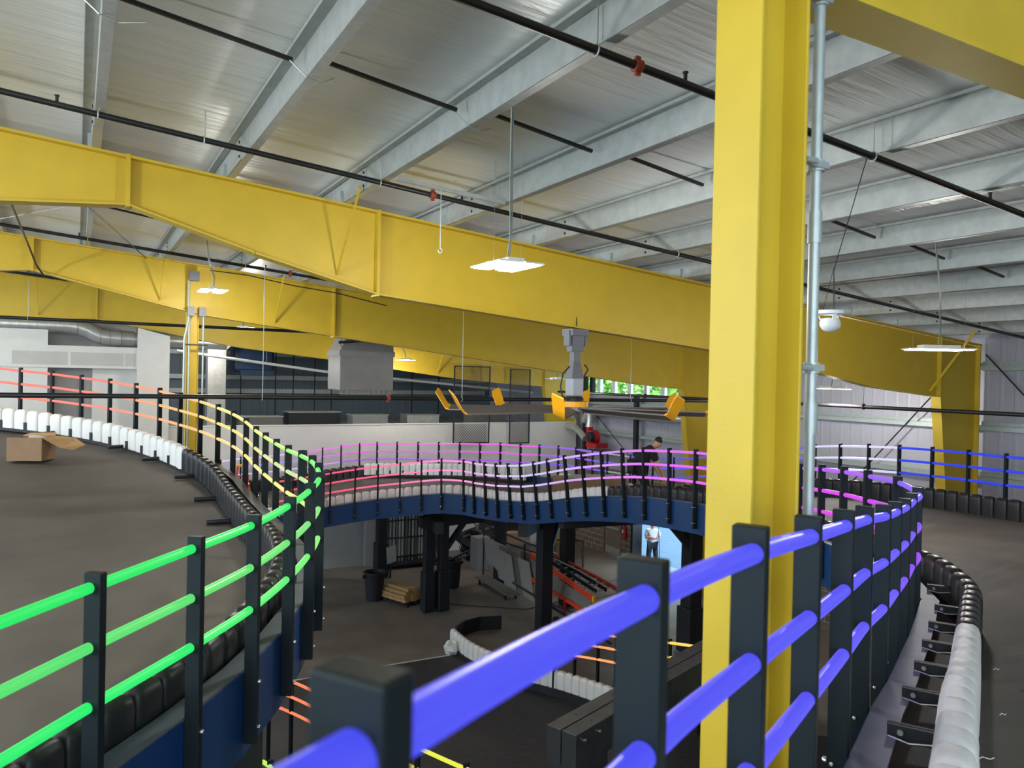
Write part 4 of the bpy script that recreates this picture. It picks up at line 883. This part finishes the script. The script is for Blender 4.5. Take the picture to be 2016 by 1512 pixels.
fl = [P_(1,-1,H_), P_(1,1,H_), P_(1,1,H_)+ex*.30+V((0,0,-.03)), P_(1,.3,H_)+ex*.52+V((0,0,-.13)), P_(1,-.4,H_)+ex*.40+V((0,0,-.20)), P_(1,-.8,H_)+ex*.26+V((0,0,-.16))]
m = MB().add(fl+[p+V((0,0,-.008)) for p in fl], [(0,1,2,3,4,5),(11,10,9,8,7,6)]+[(i,(i+1)%6,6+(i+1)%6,6+i)[::-1] for i in range(6)]); part('torn_flap', m, 'kraftd', t, label='torn lighter flap')
part('side_flap', MB().add([P_(-1,1,H_),P_(1,1,H_),P_(.9,1.3,H_+.05),P_(-.6,1.3,H_+.04)], [(0,1,2,3)]), 'kraftd', t)
single('plastic_wrap', blob(c0+V((.06,.02,.32)), .13, 9, 10, 14, .25, 1.2, .9, .5), 'foil', 'clear crumpled plastic wrap inside the torn cardboard box', 'plastic wrap', None, True)
# large flat carton on the middle deck with wing emblem
t = thing('large_carton', (10.9, 15.6, 3.5), 'large brown carton with a black wing emblem on the middle track', 'carton')
ca = V((10.35, 16.2, 3.42)); cb_ = V((11.75, 15.0, 3.5)); dx = (cb_-ca).normalized(); ny = V((dx.y, -dx.x, 0)).normalized()
if ny.dot(V((-1,-1,0))) < 0: ny = -ny
cz = V((0,0,.66)); mid = (ca+cb_)/2
ry = -ny
part('carton_body', MB().obox(mid+cz/2+ry*.35+V((0,0,.05)), dx*(cb_-ca).length/2, ry*.35, cz/2), 'kraft', t)
ctr = mid+dx*.12+ny*.004+V((0,0,.30))
def wing(sg):
    pts = [(.02,.0),(.10,.07),(.34,.085),(.26,.055),(.22,.05),(.17,.02),(.14,.015),(.09,-.03),(.05,-.05),(.02,-.05)]
    m_ = MB(); A_ = [ctr+dx*sg*x_+V((0,0,z_)) for x_, z_ in pts]; m_.add(A_+[p+ny*.003 for p in A_], [tuple(range(10)), tuple(range(10,20))]+[(i,(i+1)%10,10+(i+1)%10,10+i) for i in range(10)]); return m_
part('emblem_wing', wing(1), 'black', t); part('emblem_wing', wing(-1), 'black', t)
m = MB()
for q in range(13):
    if q in (5, 6): continue
    m.obox(ctr+dx*(-.33+q*.055)+ny*.003+V((0,0,.125)), dx*.018, ny*.002, (0,0,.010))
part('emblem_lettering', m, 'black', t)
part('lid_sheet', MB().obox(mid+ry*.35+V((0,0,.73)), dx*.55, ry*.33, (0,0,.012)), 'board', t)
# clutter by the worker
single('tool_bag', blob((11.55, 13.55, 4.02), .24, 21, 8, 12, .3, 1.6, .9, .7), 'black', 'black bag of tools on the track right of the bending worker', 'bag')
t = thing('parts_crate', (11.2, 12.9, 3.9), 'dark crate with red parts on the track beside the worker', 'crate')
part('crate_body', MB().box(10.95,11.45,12.7,13.1,3.9,4.14), 'black', t)
for i in range(4): part('red_part', MB().box(11.0+i*.11,11.06+i*.11,12.74,12.9,4.14,4.22), 'red', t)
# ================================================================ FAR WALL OBJECTS
t = thing('duct_box', (7.3, 21.9, 6.1), 'grey sheet metal duct box hanging under the rafters in the middle distance', 'duct box')
part('box_body', MB().box(6.5,8.1,21.5,22.7,6.17,7.18), 'grey_box', t, bevel=.01)
part('box_flange', MB().box(6.47,8.13,21.47,22.73,7.15,7.30), 'grey_box', t)
part('hood', MB().add([(6.5,21.5,7.3),(8.1,21.5,7.3),(8.1,22.7,7.3),(6.5,22.7,7.3),(6.85,21.6,7.95),(8.1,21.6,7.95),(8.1,22.6,7.95),(6.85,22.6,7.95)], [(0,1,5,4),(1,2,6,5),(2,3,7,6),(3,0,4,7),(4,5,6,7)]), 'grey_box', t)
m = MB()
for x in [6.55+i*.16 for i in range(10)]: m.box(x, x+.015, 21.52, 21.54, 6.07, 6.17)
part('grille', m.box(6.52,8.08,21.5,21.55,6.05,6.07), 'galvb', t)
for x in (6.55, 8.05): part('hanging_rod', MB().tube([(x,21.6,7.2),(x,21.6,ztop(x)+.05)], .01, 6), 'black', t)
part('hanging_rail', MB().bar((5.95,21.6,ztop(5.95)+.02),(9.0,21.6,ztop(9.0)+.02),.04,.04), 'black', t)
# spiral duct at left
t = thing('spiral_duct', (0, 25.2, 7.5), 'large spiral duct running above the white drywall at the far left', 'duct')
pts = [(-6,26.35,7.88),(-.3,26.35,7.88),(.0,26.35,7.86),(.25,26.35,7.78),(.42,26.35,7.68),(.6,26.35,7.60),(.85,26.35,7.57),(1.5,26.35,7.56)]
part('duct_run', MB().tube(pts, .235, 24), 'duct', t, True)
part('duct_run', MB().tube([(1.0,26.35,7.56),(1.62,26.35,7.56),(4.2,26.35,7.52)], .20, 24), 'duct', t, True)
m = MB()
for x in [-3.0+.22*i for i in range(13)]: m.tube([(x,26.35,7.88),(x+.012,26.35,7.88)], .240, 24)
part('seam', m, 'galvb', t)
for x, z in ((.0,7.86),(.6,7.60),(.85,7.57),(1.15,7.56)): part('joint_band', MB().tube([(x-.012,26.35,z),(x+.012,26.35,z)], .247, 24), 'grey_box', t)
single('vertical_duct', MB().box(4.1,4.72,29.6,30.2,4.62,7.4).add([(4.1,29.6,7.4),(4.72,29.6,7.4),(4.72,30.2,7.4),(4.1,30.2,7.4),(4.3,29.6,7.75),(5.1,29.6,7.75),(5.1,30.2,7.75),(4.3,30.2,7.75)],[(0,1,5,4),(1,2,6,5),(2,3,7,6),(3,0,4,7),(4,5,6,7)]), 'duct', 'upright pale duct standing right of the slim yellow post', 'duct')
t = thing('blue_tarp', (5.8, 30.3, 6.4), 'dark blue wrapped unit hanging before the end wall', 'wrapped unit')
part('tarp', MB().box(5.05,6.55,30.0,30.9,6.62,7.6), 'tarp', t, bevel=.12)
part('tarp_hem', MB().box(5.3,6.5,29.95,30.0,6.48,6.7), 'tarp', t)
# girts and bracing of the end wall and right wall
for i, z in enumerate((5.83, 6.40, 7.40)):
    single('wall_girt', MB().box(-2,17.5,33.78,33.98,z-.09,z+.09).box(-2,17.5,33.74,33.78,z-.09,z-.05), 'galv', 'steel girt on the dark end wall, %s' % ['lowest of the three','middle of the three','highest of the three'][i], 'girt', 'end wall girts')
for i, z in enumerate((4.62, 5.76, 7.10)):
    m = MB().box(17.62,17.84,-7.9,19.9 if i == 2 else 25.6,z-.015,z+.015).box(17.62,17.635,-7.9,19.9 if i == 2 else 25.6,z-.09,z+.0)
    m.box(17.82,17.85,-7.9,19.9 if i == 2 else 25.6,z-.1,z+.1)
    single('wall_girt', m, 'galvb', 'long steel girt on the right wall, %s' % ['lowest one at the rail height','middle one below the windows','highest one near the eave'][i], 'girt', 'right wall girts')
for i, x in enumerate([5.3, 5.9, 7.31, 8.05, 8.97, 9.71, 13.48, 14.82]):
    single('net_pole', MB().box(x-.02,x+.02,33.3,33.34,4.0,8.3), 'black', 'thin black upright in front of the dark end wall, %s from the left' % ORD[i], 'upright', 'black uprights at the end wall')
for i, (y, z1, z0) in enumerate(((22.0, 6.05, 3.2), (25.2, 7.3, 3.2), (15.9, 6.0, 4.2))):
    single('wall_post', MB().box(17.5,17.62,y-.09,y+.09,z0,z1), 'black', ['dark wall post under the windows behind the fan tip', 'dark wall post at the end of the partition', 'dark wall post hidden beside the big yellow post'][i], 'post', 'dark wall posts')
for i, (a_, b_) in enumerate((((17.605,11.0,6.42),(17.605,13.3,3.9)), ((17.605,9.8,7.36),(17.605,7.9,5.3)), ((17.605,24.9,5.5),(17.605,22.2,3.7)))):
    single('brace_rod', MB().tube([a_, b_], .016, 6), 'black', 'diagonal brace rod on the right wall, %s' % ['left of the near eave column','right of the near eave column','behind the red blower'][i], 'brace rod', 'wall brace rods')
# ducts and blower on the right wall
t = thing('wall_duct', (17.2, 21.5, 5.3), 'insulated duct running along the right wall behind the fan blade', 'duct')
part('duct_run', MB().tube([(17.35,24.9,5.0),(17.3,24.6,5.32),(17.25,24.2,5.42),(17.2,23.9,5.42),(17.2,18.3,5.37)], .17, 18), 'duct', t, True)
part('joint_band', MB().tube([(17.22,23.6,5.42),(17.22,23.56,5.42)], .18, 18), 'black', t)
t = thing('blower', (17.2, 23.9, 4.1), 'red blower with silver duct on the right wall beyond the partition', 'blower')
part('scroll_housing', MB().tube([(16.95,24.0,4.42),(17.25,24.0,4.42)], .27, 24), 'red', t, True)
part('base', MB().box(16.85,17.4,23.45,24.1,4.05,4.22).box(17.0,17.2,24.15,24.32,4.3,4.85), 'red', t)
part('motor', MB().tube([(16.8,23.85,4.45),(16.95,23.85,4.45)], .19, 16), 'black', t, True)
part('inlet_duct', MB().tube([(17.1,24.25,4.8),(17.1,24.25,5.0),(17.1,24.25,5.3)], [.16,.11,.13], 16), 'duct', t, True)
part('elbow_duct', MB().tube([(17.0,24.35,4.35),(17.0,24.7,4.55),(17.0,25.05,4.72),(17.0,25.6,4.75)], .13, 16), 'duct', t, True)
part('shelf', MB().box(16.8,17.8,23.2,24.3,3.85,3.95), 'grey_box', t)
# boxes on the roof of the partition room
for i, (x0, x1, y, z1, m_) in enumerate([(7.0,9.0,30,5.12,'black'),(9.2,10.6,29,5.05,'grey_box'),(11.6,13.0,29.5,5.02,'duct'),(14.0,15.6,28.5,5.1,'boardd'),(5.2,6.6,29.2,5.0,'boardd')]):
    t = thing('roof_unit', ((x0+x1)/2, y, 4.6), ['dark ribbed unit', 'grey metal unit', 'silver duct section', 'long grey unit', 'small pale unit'][i]+' lying on top behind the white partition', 'roof unit', 'units behind the partition')
    part('casing', MB().box(x0,x1,y-.4,y+.4,4.6,z1), m_, t, bevel=.02)
    part('lid', MB().box(x0-.03,x1+.03,y-.43,y+.43,z1,z1+.03), 'galv', t)
struct('ceiling_partition_room', MB().box(2.5,17.6,26.3,33.9,4.5,4.6), 'grey_wall')
# chain link panels
def netpanel(x0, x1, z0, z1, bands, label):
    t = thing('chain_link_screen', ((x0+x1)/2, 25.6, z0), label, 'mesh panel', 'black mesh panels')
    y = 25.62
    part('panel_frame', MB().box(x0,x0+.04,y-.02,y+.02,z0,z1).box(x1-.04,x1,y-.02,y+.02,z0,z1).box(x0,x1,y-.02,y+.02,z1-.04,z1).box(x0,x1,y-.02,y+.02,z0,z0+.04), 'black', t)
    for a_, b_ in bands:
        part('wire_mesh', wire(MB(), (x0,y,a_), (x1-x0,0,0), (0,0,b_-a_), 15 if x1-x0 > 1.2 else 10, 1, .005, True), 'wire', t)
netpanel(12.0, 13.5, 4.15, 7.02, [(4.15,4.88),(6.1,7.0)], 'wider black mesh panel standing at the white partition')
netpanel(14.35, 15.25, 4.10, 6.95, [(4.10,4.88),(4.9,6.9)], 'narrower black mesh panel at the right of the white partition')
# orange A-frame beyond the left deck
t = thing('step_ladder', (4.4, 24.4, 2.8), 'orange step ladder on the far track seen between the yellow green rails', 'step ladder')
for s_ in (-1, 1): part('stile', MB().bar((4.4+s_*.26,24.3,2.72),(4.42+s_*.12,24.5,3.75),.06,.03,(0,1,0)), 'orange', t)
part('step_set', MB().box(4.18,4.66,24.28,24.4,2.95,2.98).box(4.2,4.64,24.32,24.44,3.2,3.23).box(4.22,4.62,24.36,24.48,3.45,3.48), 'orange', t)
part('top_cap', MB().box(4.25,4.6,24.4,24.6,3.75,3.8), 'yellowd', t)
# cables under the roof
single('roof_cable', MB().tube([(-.6,11.2,ztop(-.6)+.1),(.9,15.8,ztop(.9)-.2),(1.2,17.5,ztop(1.2)-.12)], .01, 5), 'black', 'thin dark cable slanting across under the roof at the left', 'cable')
single('roof_cable', MB().tube([(-2.2,17.0,ztop(-2.2)-.3),(-.2,14.0,ztop(-.2)+.0),(.5,10.6,ztop(.5)-.1)], .008, 5), 'galv', 'thin pale cable crossing the dark one under the roof at the left', 'cable')
single('hanging_chain', MB().tube([(-.95,13.0,ztop(-.95)),(-.82,16.8,8.9),(-.72,17.6,8.62),(-.6,17.9,8.45)], .018, 6), 'blackpipe', 'dark hanging cable bundle at the left edge over the second rafter', 'cable')
single('eave_cable', MB().tube([(2.4,17.3,8.75),(3.2,17.4,8.72),(4.2,17.5,8.58),(5.2,17.6,8.5),(6.5,17.8,8.3)], .012, 6), 'black', 'loose cable along the top of the slim post rafter', 'cable')
for i, (a_, b_, c__) in enumerate([((1.55,6.27),(1.8,6.3),.1), ((3.0,6.3),(3.3,6.35),.1), ((.1,6.25),(.4,6.3),.1)]):
    x0, y0 = a_; x1, y1 = b_
    single('wire_loop', MB().tube([(x0-.12,y0-.05,ztop(x0)+.1),(x0,y0-.1,ztop(x0)-.02),(x0+.12,y0-.1,ztop(x0)-.05),(x1,y1,ztop(x1)+.08)], .006, 5), 'galvb', 'small wire loop under the %s purlin at the nearest struts' % ['fifth','sixth','fourth'][i], 'wire', 'wire loops')
# small scraps lying on the near deck
bpy.context.view_layer.update(); dg = bpy.context.evaluated_depsgraph_get()
for i, (x, y, L) in enumerate([(5.3,2.85,.04),(4.35,2.3,.035),(3.55,1.97,.08),(4.95,2.5,.02)]):
    hit, loc, *_ = SC.ray_cast(dg, V((x, y, 5.7)), V((0, 0, -1)), distance=1.5)
    z = loc.z if hit else 5.05
    single('wire_scrap', MB().tube([(x, y, z+.004), (x+L*.4, y-L*.1, z+.012), (x+L*.7, y-L*.35, z+.005), (x+L, y-L*.4, z+.008)], .0022, 6), 'white' if i < 3 else 'black', ['small curly white wire scrap on the near deck, farthest of the white ones', 'small curly white wire scrap on the near deck, middle of the white ones', 'longest white wire scrap, beside the near white barrier', 'small black scrap on the near deck'][i], 'wire scrap', 'scraps on the near deck')
# ================================================================ PEOPLE
def skin(name, chains, m_, parent, sub_=2):
    vs_, es, rs = [], [], []; idx = {}
    for ch in chains:
        prev = None
        for key, p, r_ in ch:
            if key not in idx: idx[key] = len(vs_); vs_.append(tuple(p)); rs.append(r_)
            if prev is not None and (prev, idx[key]) not in es: es.append((prev, idx[key]))
            prev = idx[key]
    me = bpy.data.meshes.new(name); me.from_pydata(vs_, es, []); me.materials.append(M[m_])
    o = link(name, me, parent)
    md = o.modifiers.new('skin', 'SKIN'); md.use_smooth_shade = True
    for i, r_ in enumerate(rs):
        sv = me.skin_vertices[0].data[i]; sv.radius = (r_[0], r_[1]) if isinstance(r_, tuple) else (r_, r_); sv.use_root = (i == 0)
    s_ = o.modifiers.new('sub', 'SUBSURF'); s_.levels = sub_; s_.render_levels = sub_
    return o
def hand(body, p, d, n_, key, prefix):
    """short finger chains: palm at p, pointing along d, fingers spread along n_"""
    ch = []
    for j in range(4):
        o_ = n_*(j-1.5)*.019; L = (.07,.08,.075,.06)[j]
        ch.append([(prefix+'palm', p, (.03,.02)), (prefix+'k%d' % j, p+d*.045+o_, .010), (prefix+'f%d' % j, p+d*(.045+L*.6)+o_-V((0,0,.012)), .009), (prefix+'t%d' % j, p+d*(.045+L)+o_-V((0,0,.03)), .008)])
    ch.append([(prefix+'palm', p, (.03,.02)), (prefix+'th', p+n_*.038+d*.02, .010), (prefix+'tt', p+n_*.05+d*.055, .009)])
    return ch
def figure(root, J, clothes, hairm='hair'):
    body = [[('pel', J['pel'], (.13,.10)), ('wai', J['wai'], (.125,.095)), ('che', J['che'], (.145,.105)), ('nb', J['nb'], (.075,.07)), ('nk', J['nk'], .055), ('hd', J['hd'], (.088,.095)), ('ht', J['ht'], (.085,.092))]]
    for s_ in 'lr':
        body.append([('che', J['che'], (.145,.105)), (s_+'sh', J[s_+'sh'], .058), (s_+'el', J[s_+'el'], .042), (s_+'wr', J[s_+'wr'], .028), (s_+'palm', J[s_+'ha'], (.036,.022))])
        body.append([('pel', J['pel'], (.13,.10)), (s_+'hp', J[s_+'hp'], .088), (s_+'kn', J[s_+'kn'], .058), (s_+'an', J[s_+'an'], .04), (s_+'to', J[s_+'to'], .035)])
        d = (J[s_+'ha']-J[s_+'wr']).normalized(); n_ = d.cross(V((0,0,1))).normalized() if abs(d.z) < .95 else V((1,0,0))
        body += hand(None, J[s_+'ha'], d, n_, None, s_)
    skin('body', body, 'skin', root)
    f_ = J['face']; hd = (J['hd']+J['ht'])/2; upv = (J['ht']-J['hd']).normalized(); sd = f_.cross(upv).normalized()
    m_ = MB().tube([hd+f_*.085+upv*.01, hd+f_*.115-upv*.012], [.010,.016], 8); part('nose', m_, 'skin', root, True)
    for s_ in (-1, 1):
        part('eye', MB().tube([hd+f_*.088+sd*s_*.032+upv*.018, hd+f_*.098+sd*s_*.032+upv*.018], .010, 8), 'hair', root)
        part('ear', MB().tube([hd+sd*s_*.078-upv*.005, hd+sd*s_*.092-upv*.005], [.026,.018], 8), 'skin', root, True)
    part('mouth', MB().obox(hd+f_*.095-upv*.045, sd*.022, f_*.004, upv*.004), 'red', root)
    # hair cap
    vs_ = []; fs_ = []; n1, n2 = 7, 16
    for i in range(n1+1):
        th = (math.pi*.60)*i/n1
        for k in range(n2):
            ph = 2*math.pi*k/n2; q = upv*math.cos(th)*.105+(f_*math.cos(ph)*(.092 if math.cos(ph) < 0 else .088)+sd*math.sin(ph)*.084)*math.sin(th)
            if math.cos(ph) > .2 and th > math.pi*.36: q = q*.82
            vs_.append(hd+upv*.03-f_*.008+q)
    for i in range(n1):
        for k in range(n2): fs_.append((i*n2+k, (i+1)*n2+k, (i+1)*n2+(k+1)%n2, i*n2+(k+1)%n2))
    part('hair', MB().add(vs_, fs_), hairm, root, True)
    sh, tr_ = clothes
    g = .014
    top = [[('a', J['pel']+V((0,0,.0)), (.20,.16)), ('b', J['wai'], (.19,.15)), ('c', J['che'], (.21,.16)), ('n', J['nb'], (.10,.09))]]
    for s_ in 'lr':
        e = J[s_+'sh'].lerp(J[s_+'el'], .75)
        top.append([('c', J['che'], (.21,.16)), (s_+'s', J[s_+'sh'], .095), (s_+'e', e, .078)])
    skin('shirt', top, sh, root)
    leg = []
    for s_ in 'lr':
        leg.append([('p', J['pel']-V((0,0,.03)), (.19,.15)), (s_+'h', J[s_+'hp'], .125), (s_+'k', J[s_+'kn'], .095), (s_+'a', J[s_+'an']+V((0,0,.03)), .078)])
    skin('trousers', leg, tr_, root)
    for s_ in 'lr':
        a_ = J[s_+'an']; b_ = J[s_+'to']; d = (b_-a_); d.z = 0; d.normalize()
        part('shoe', MB().obox(V((a_.x, a_.y, 0))+d*.06+V((0,0,J['floor']+.045)), d*.14, V((-d.y, d.x, 0))*.048, (0,0,.045)), 'black', root, bevel=.03)
# man standing outside, arms crossed, facing into the hall
def standing(x, y, z, face):
    f_ = V((math.cos(face), math.sin(face), 0)); s_ = V((-f_.y, f_.x, 0)); o = V((x, y, z))
    J = dict(pel=o+V((0,0,.95)), wai=o+V((0,0,1.10)), che=o+V((0,0,1.33)), nb=o+V((0,0,1.45)), nk=o+V((0,0,1.51)), hd=o+V((0,0,1.58))+f_*.02, ht=o+V((0,0,1.69))+f_*.02, face=f_, floor=z)
    for k_, sg in (('l', 1), ('r', -1)):
        J[k_+'sh'] = o+s_*sg*.19+V((0,0,1.40)); J[k_+'el'] = o+s_*sg*.25+f_*.05+V((0,0,1.13)); J[k_+'wr'] = o-s_*sg*.02+f_*(.20+.03*sg)+V((0,0,1.16+.03*sg)); J[k_+'ha'] = o-s_*sg*.12+f_*(.19+.03*sg)+V((0,0,1.19+.02*sg))
        J[k_+'hp'] = o+s_*sg*.095+V((0,0,.90)); J[k_+'kn'] = o+s_*sg*.13+f_*.02+V((0,0,.49)); J[k_+'an'] = o+s_*sg*.15+V((0,0,.09)); J[k_+'to'] = o+s_*sg*.17+f_*.15+V((0,0,.04))
    return J
t = thing('person', (18.2, 21.72, -.2), 'person in a light polo and dark trousers, arms crossed, standing outside the doorway', 'person')
figure(t, standing(18.2, 21.72, -.2, math.atan2(-21.72, -18.2)+.1), ('shirtw', 'jeans'))
# worker bending over on the middle deck, facing right
z0 = 3.93; o = V((10.45, 12.85, z0)); f_ = (rt*1.0+fw*.15); f_.z = 0; f_.normalize(); s_ = V((-f_.y, f_.x, 0))
J = dict(pel=o+V((0,0,.92))-f_*.12, wai=o+V((0,0,1.05))-f_*.02, che=o+V((0,0,1.20))+f_*.12, nb=o+V((0,0,1.28))+f_*.22, nk=o+V((0,0,1.31))+f_*.25, hd=o+V((0,0,1.33))+f_*.30, ht=o+V((0,0,1.42))+f_*.36, face=(f_*.75-V((0,0,.65))).normalized(), floor=z0)
for k_, sg in (('l', 1), ('r', -1)):
    J[k_+'sh'] = o+s_*sg*.18+f_*.16+V((0,0,1.20)); J[k_+'el'] = o+s_*sg*.2+f_*.26+V((0,0,.93)); J[k_+'wr'] = o+s_*sg*.10+f_*.40+V((0,0,.72)); J[k_+'ha'] = o+s_*sg*.08+f_*.44+V((0,0,.64))
    J[k_+'hp'] = o+s_*sg*.1-f_*.10+V((0,0,.87)); J[k_+'kn'] = o+s_*sg*.13+f_*(.10+.05*sg)+V((0,0,.48)); J[k_+'an'] = o+s_*sg*.15-f_*.08*(1+sg*.6)+V((0,0,.09)); J[k_+'to'] = J[k_+'an']+f_*.15-V((0,0,.05))
t = thing('person', (10.45, 12.85, z0), 'person in black clothes bending over the middle track rails', 'person')
figure(t, J, ('shirtb', 'shirtb'))
# ================================================================ TREES OUTSIDE THE WINDOWS
def tree(x, y, h, r_, seed, label):
    rnd = random.Random(seed)
    t = thing('tree', (x, y, -.22), label, 'tree', 'trees outside the windows')
    part('trunk', MB().tube([(x,y,-.22),(x+.1,y,h*.4),(x,y+.1,h*.8)], [.16,.12,.05], 8), 'bark', t, True)
    m_ = MB()
    for i in range(900):
        th = math.acos(rnd.uniform(-1,1)); ph = rnd.uniform(0, 2*math.pi); q = r_*(rnd.random()**.4)
        c_ = V((x+q*math.sin(th)*math.cos(ph), y+q*math.sin(th)*math.sin(ph), h*.72+q*math.cos(th)*1.25))
        a_ = V((rnd.uniform(-1,1), rnd.uniform(-1,1), rnd.uniform(-1,1))).normalized()*rnd.uniform(.10,.2); b_ = a_.cross(V((rnd.uniform(-1,1), rnd.uniform(-1,1), 1))).normalized()*rnd.uniform(.08,.16)
        m_.add([c_-a_-b_, c_+a_-b_, c_+a_+b_, c_-a_+b_], [(0,1,2,3)])
    part('crown', m_, 'leaf', t)
for i, (x, y, h, r_) in enumerate([(27,31,8.5,1.9),(28,34.5,9,2.2),(26.5,37.5,8.5,1.8),(29,41,9,2.2),(27,28,8.5,2.0),(31,46,9.5,2.5)]):
    tree(x, y, h, r_, i+1, 'leafy green tree outside the windows, %s from the left' % ORD[[3,2,1,0,4,0][i] if i < 5 else 5] if 0 else 'leafy green tree outside the windows, %s of the row from the fan side' % ['fourth','third','second','first','fifth','sixth'][i])
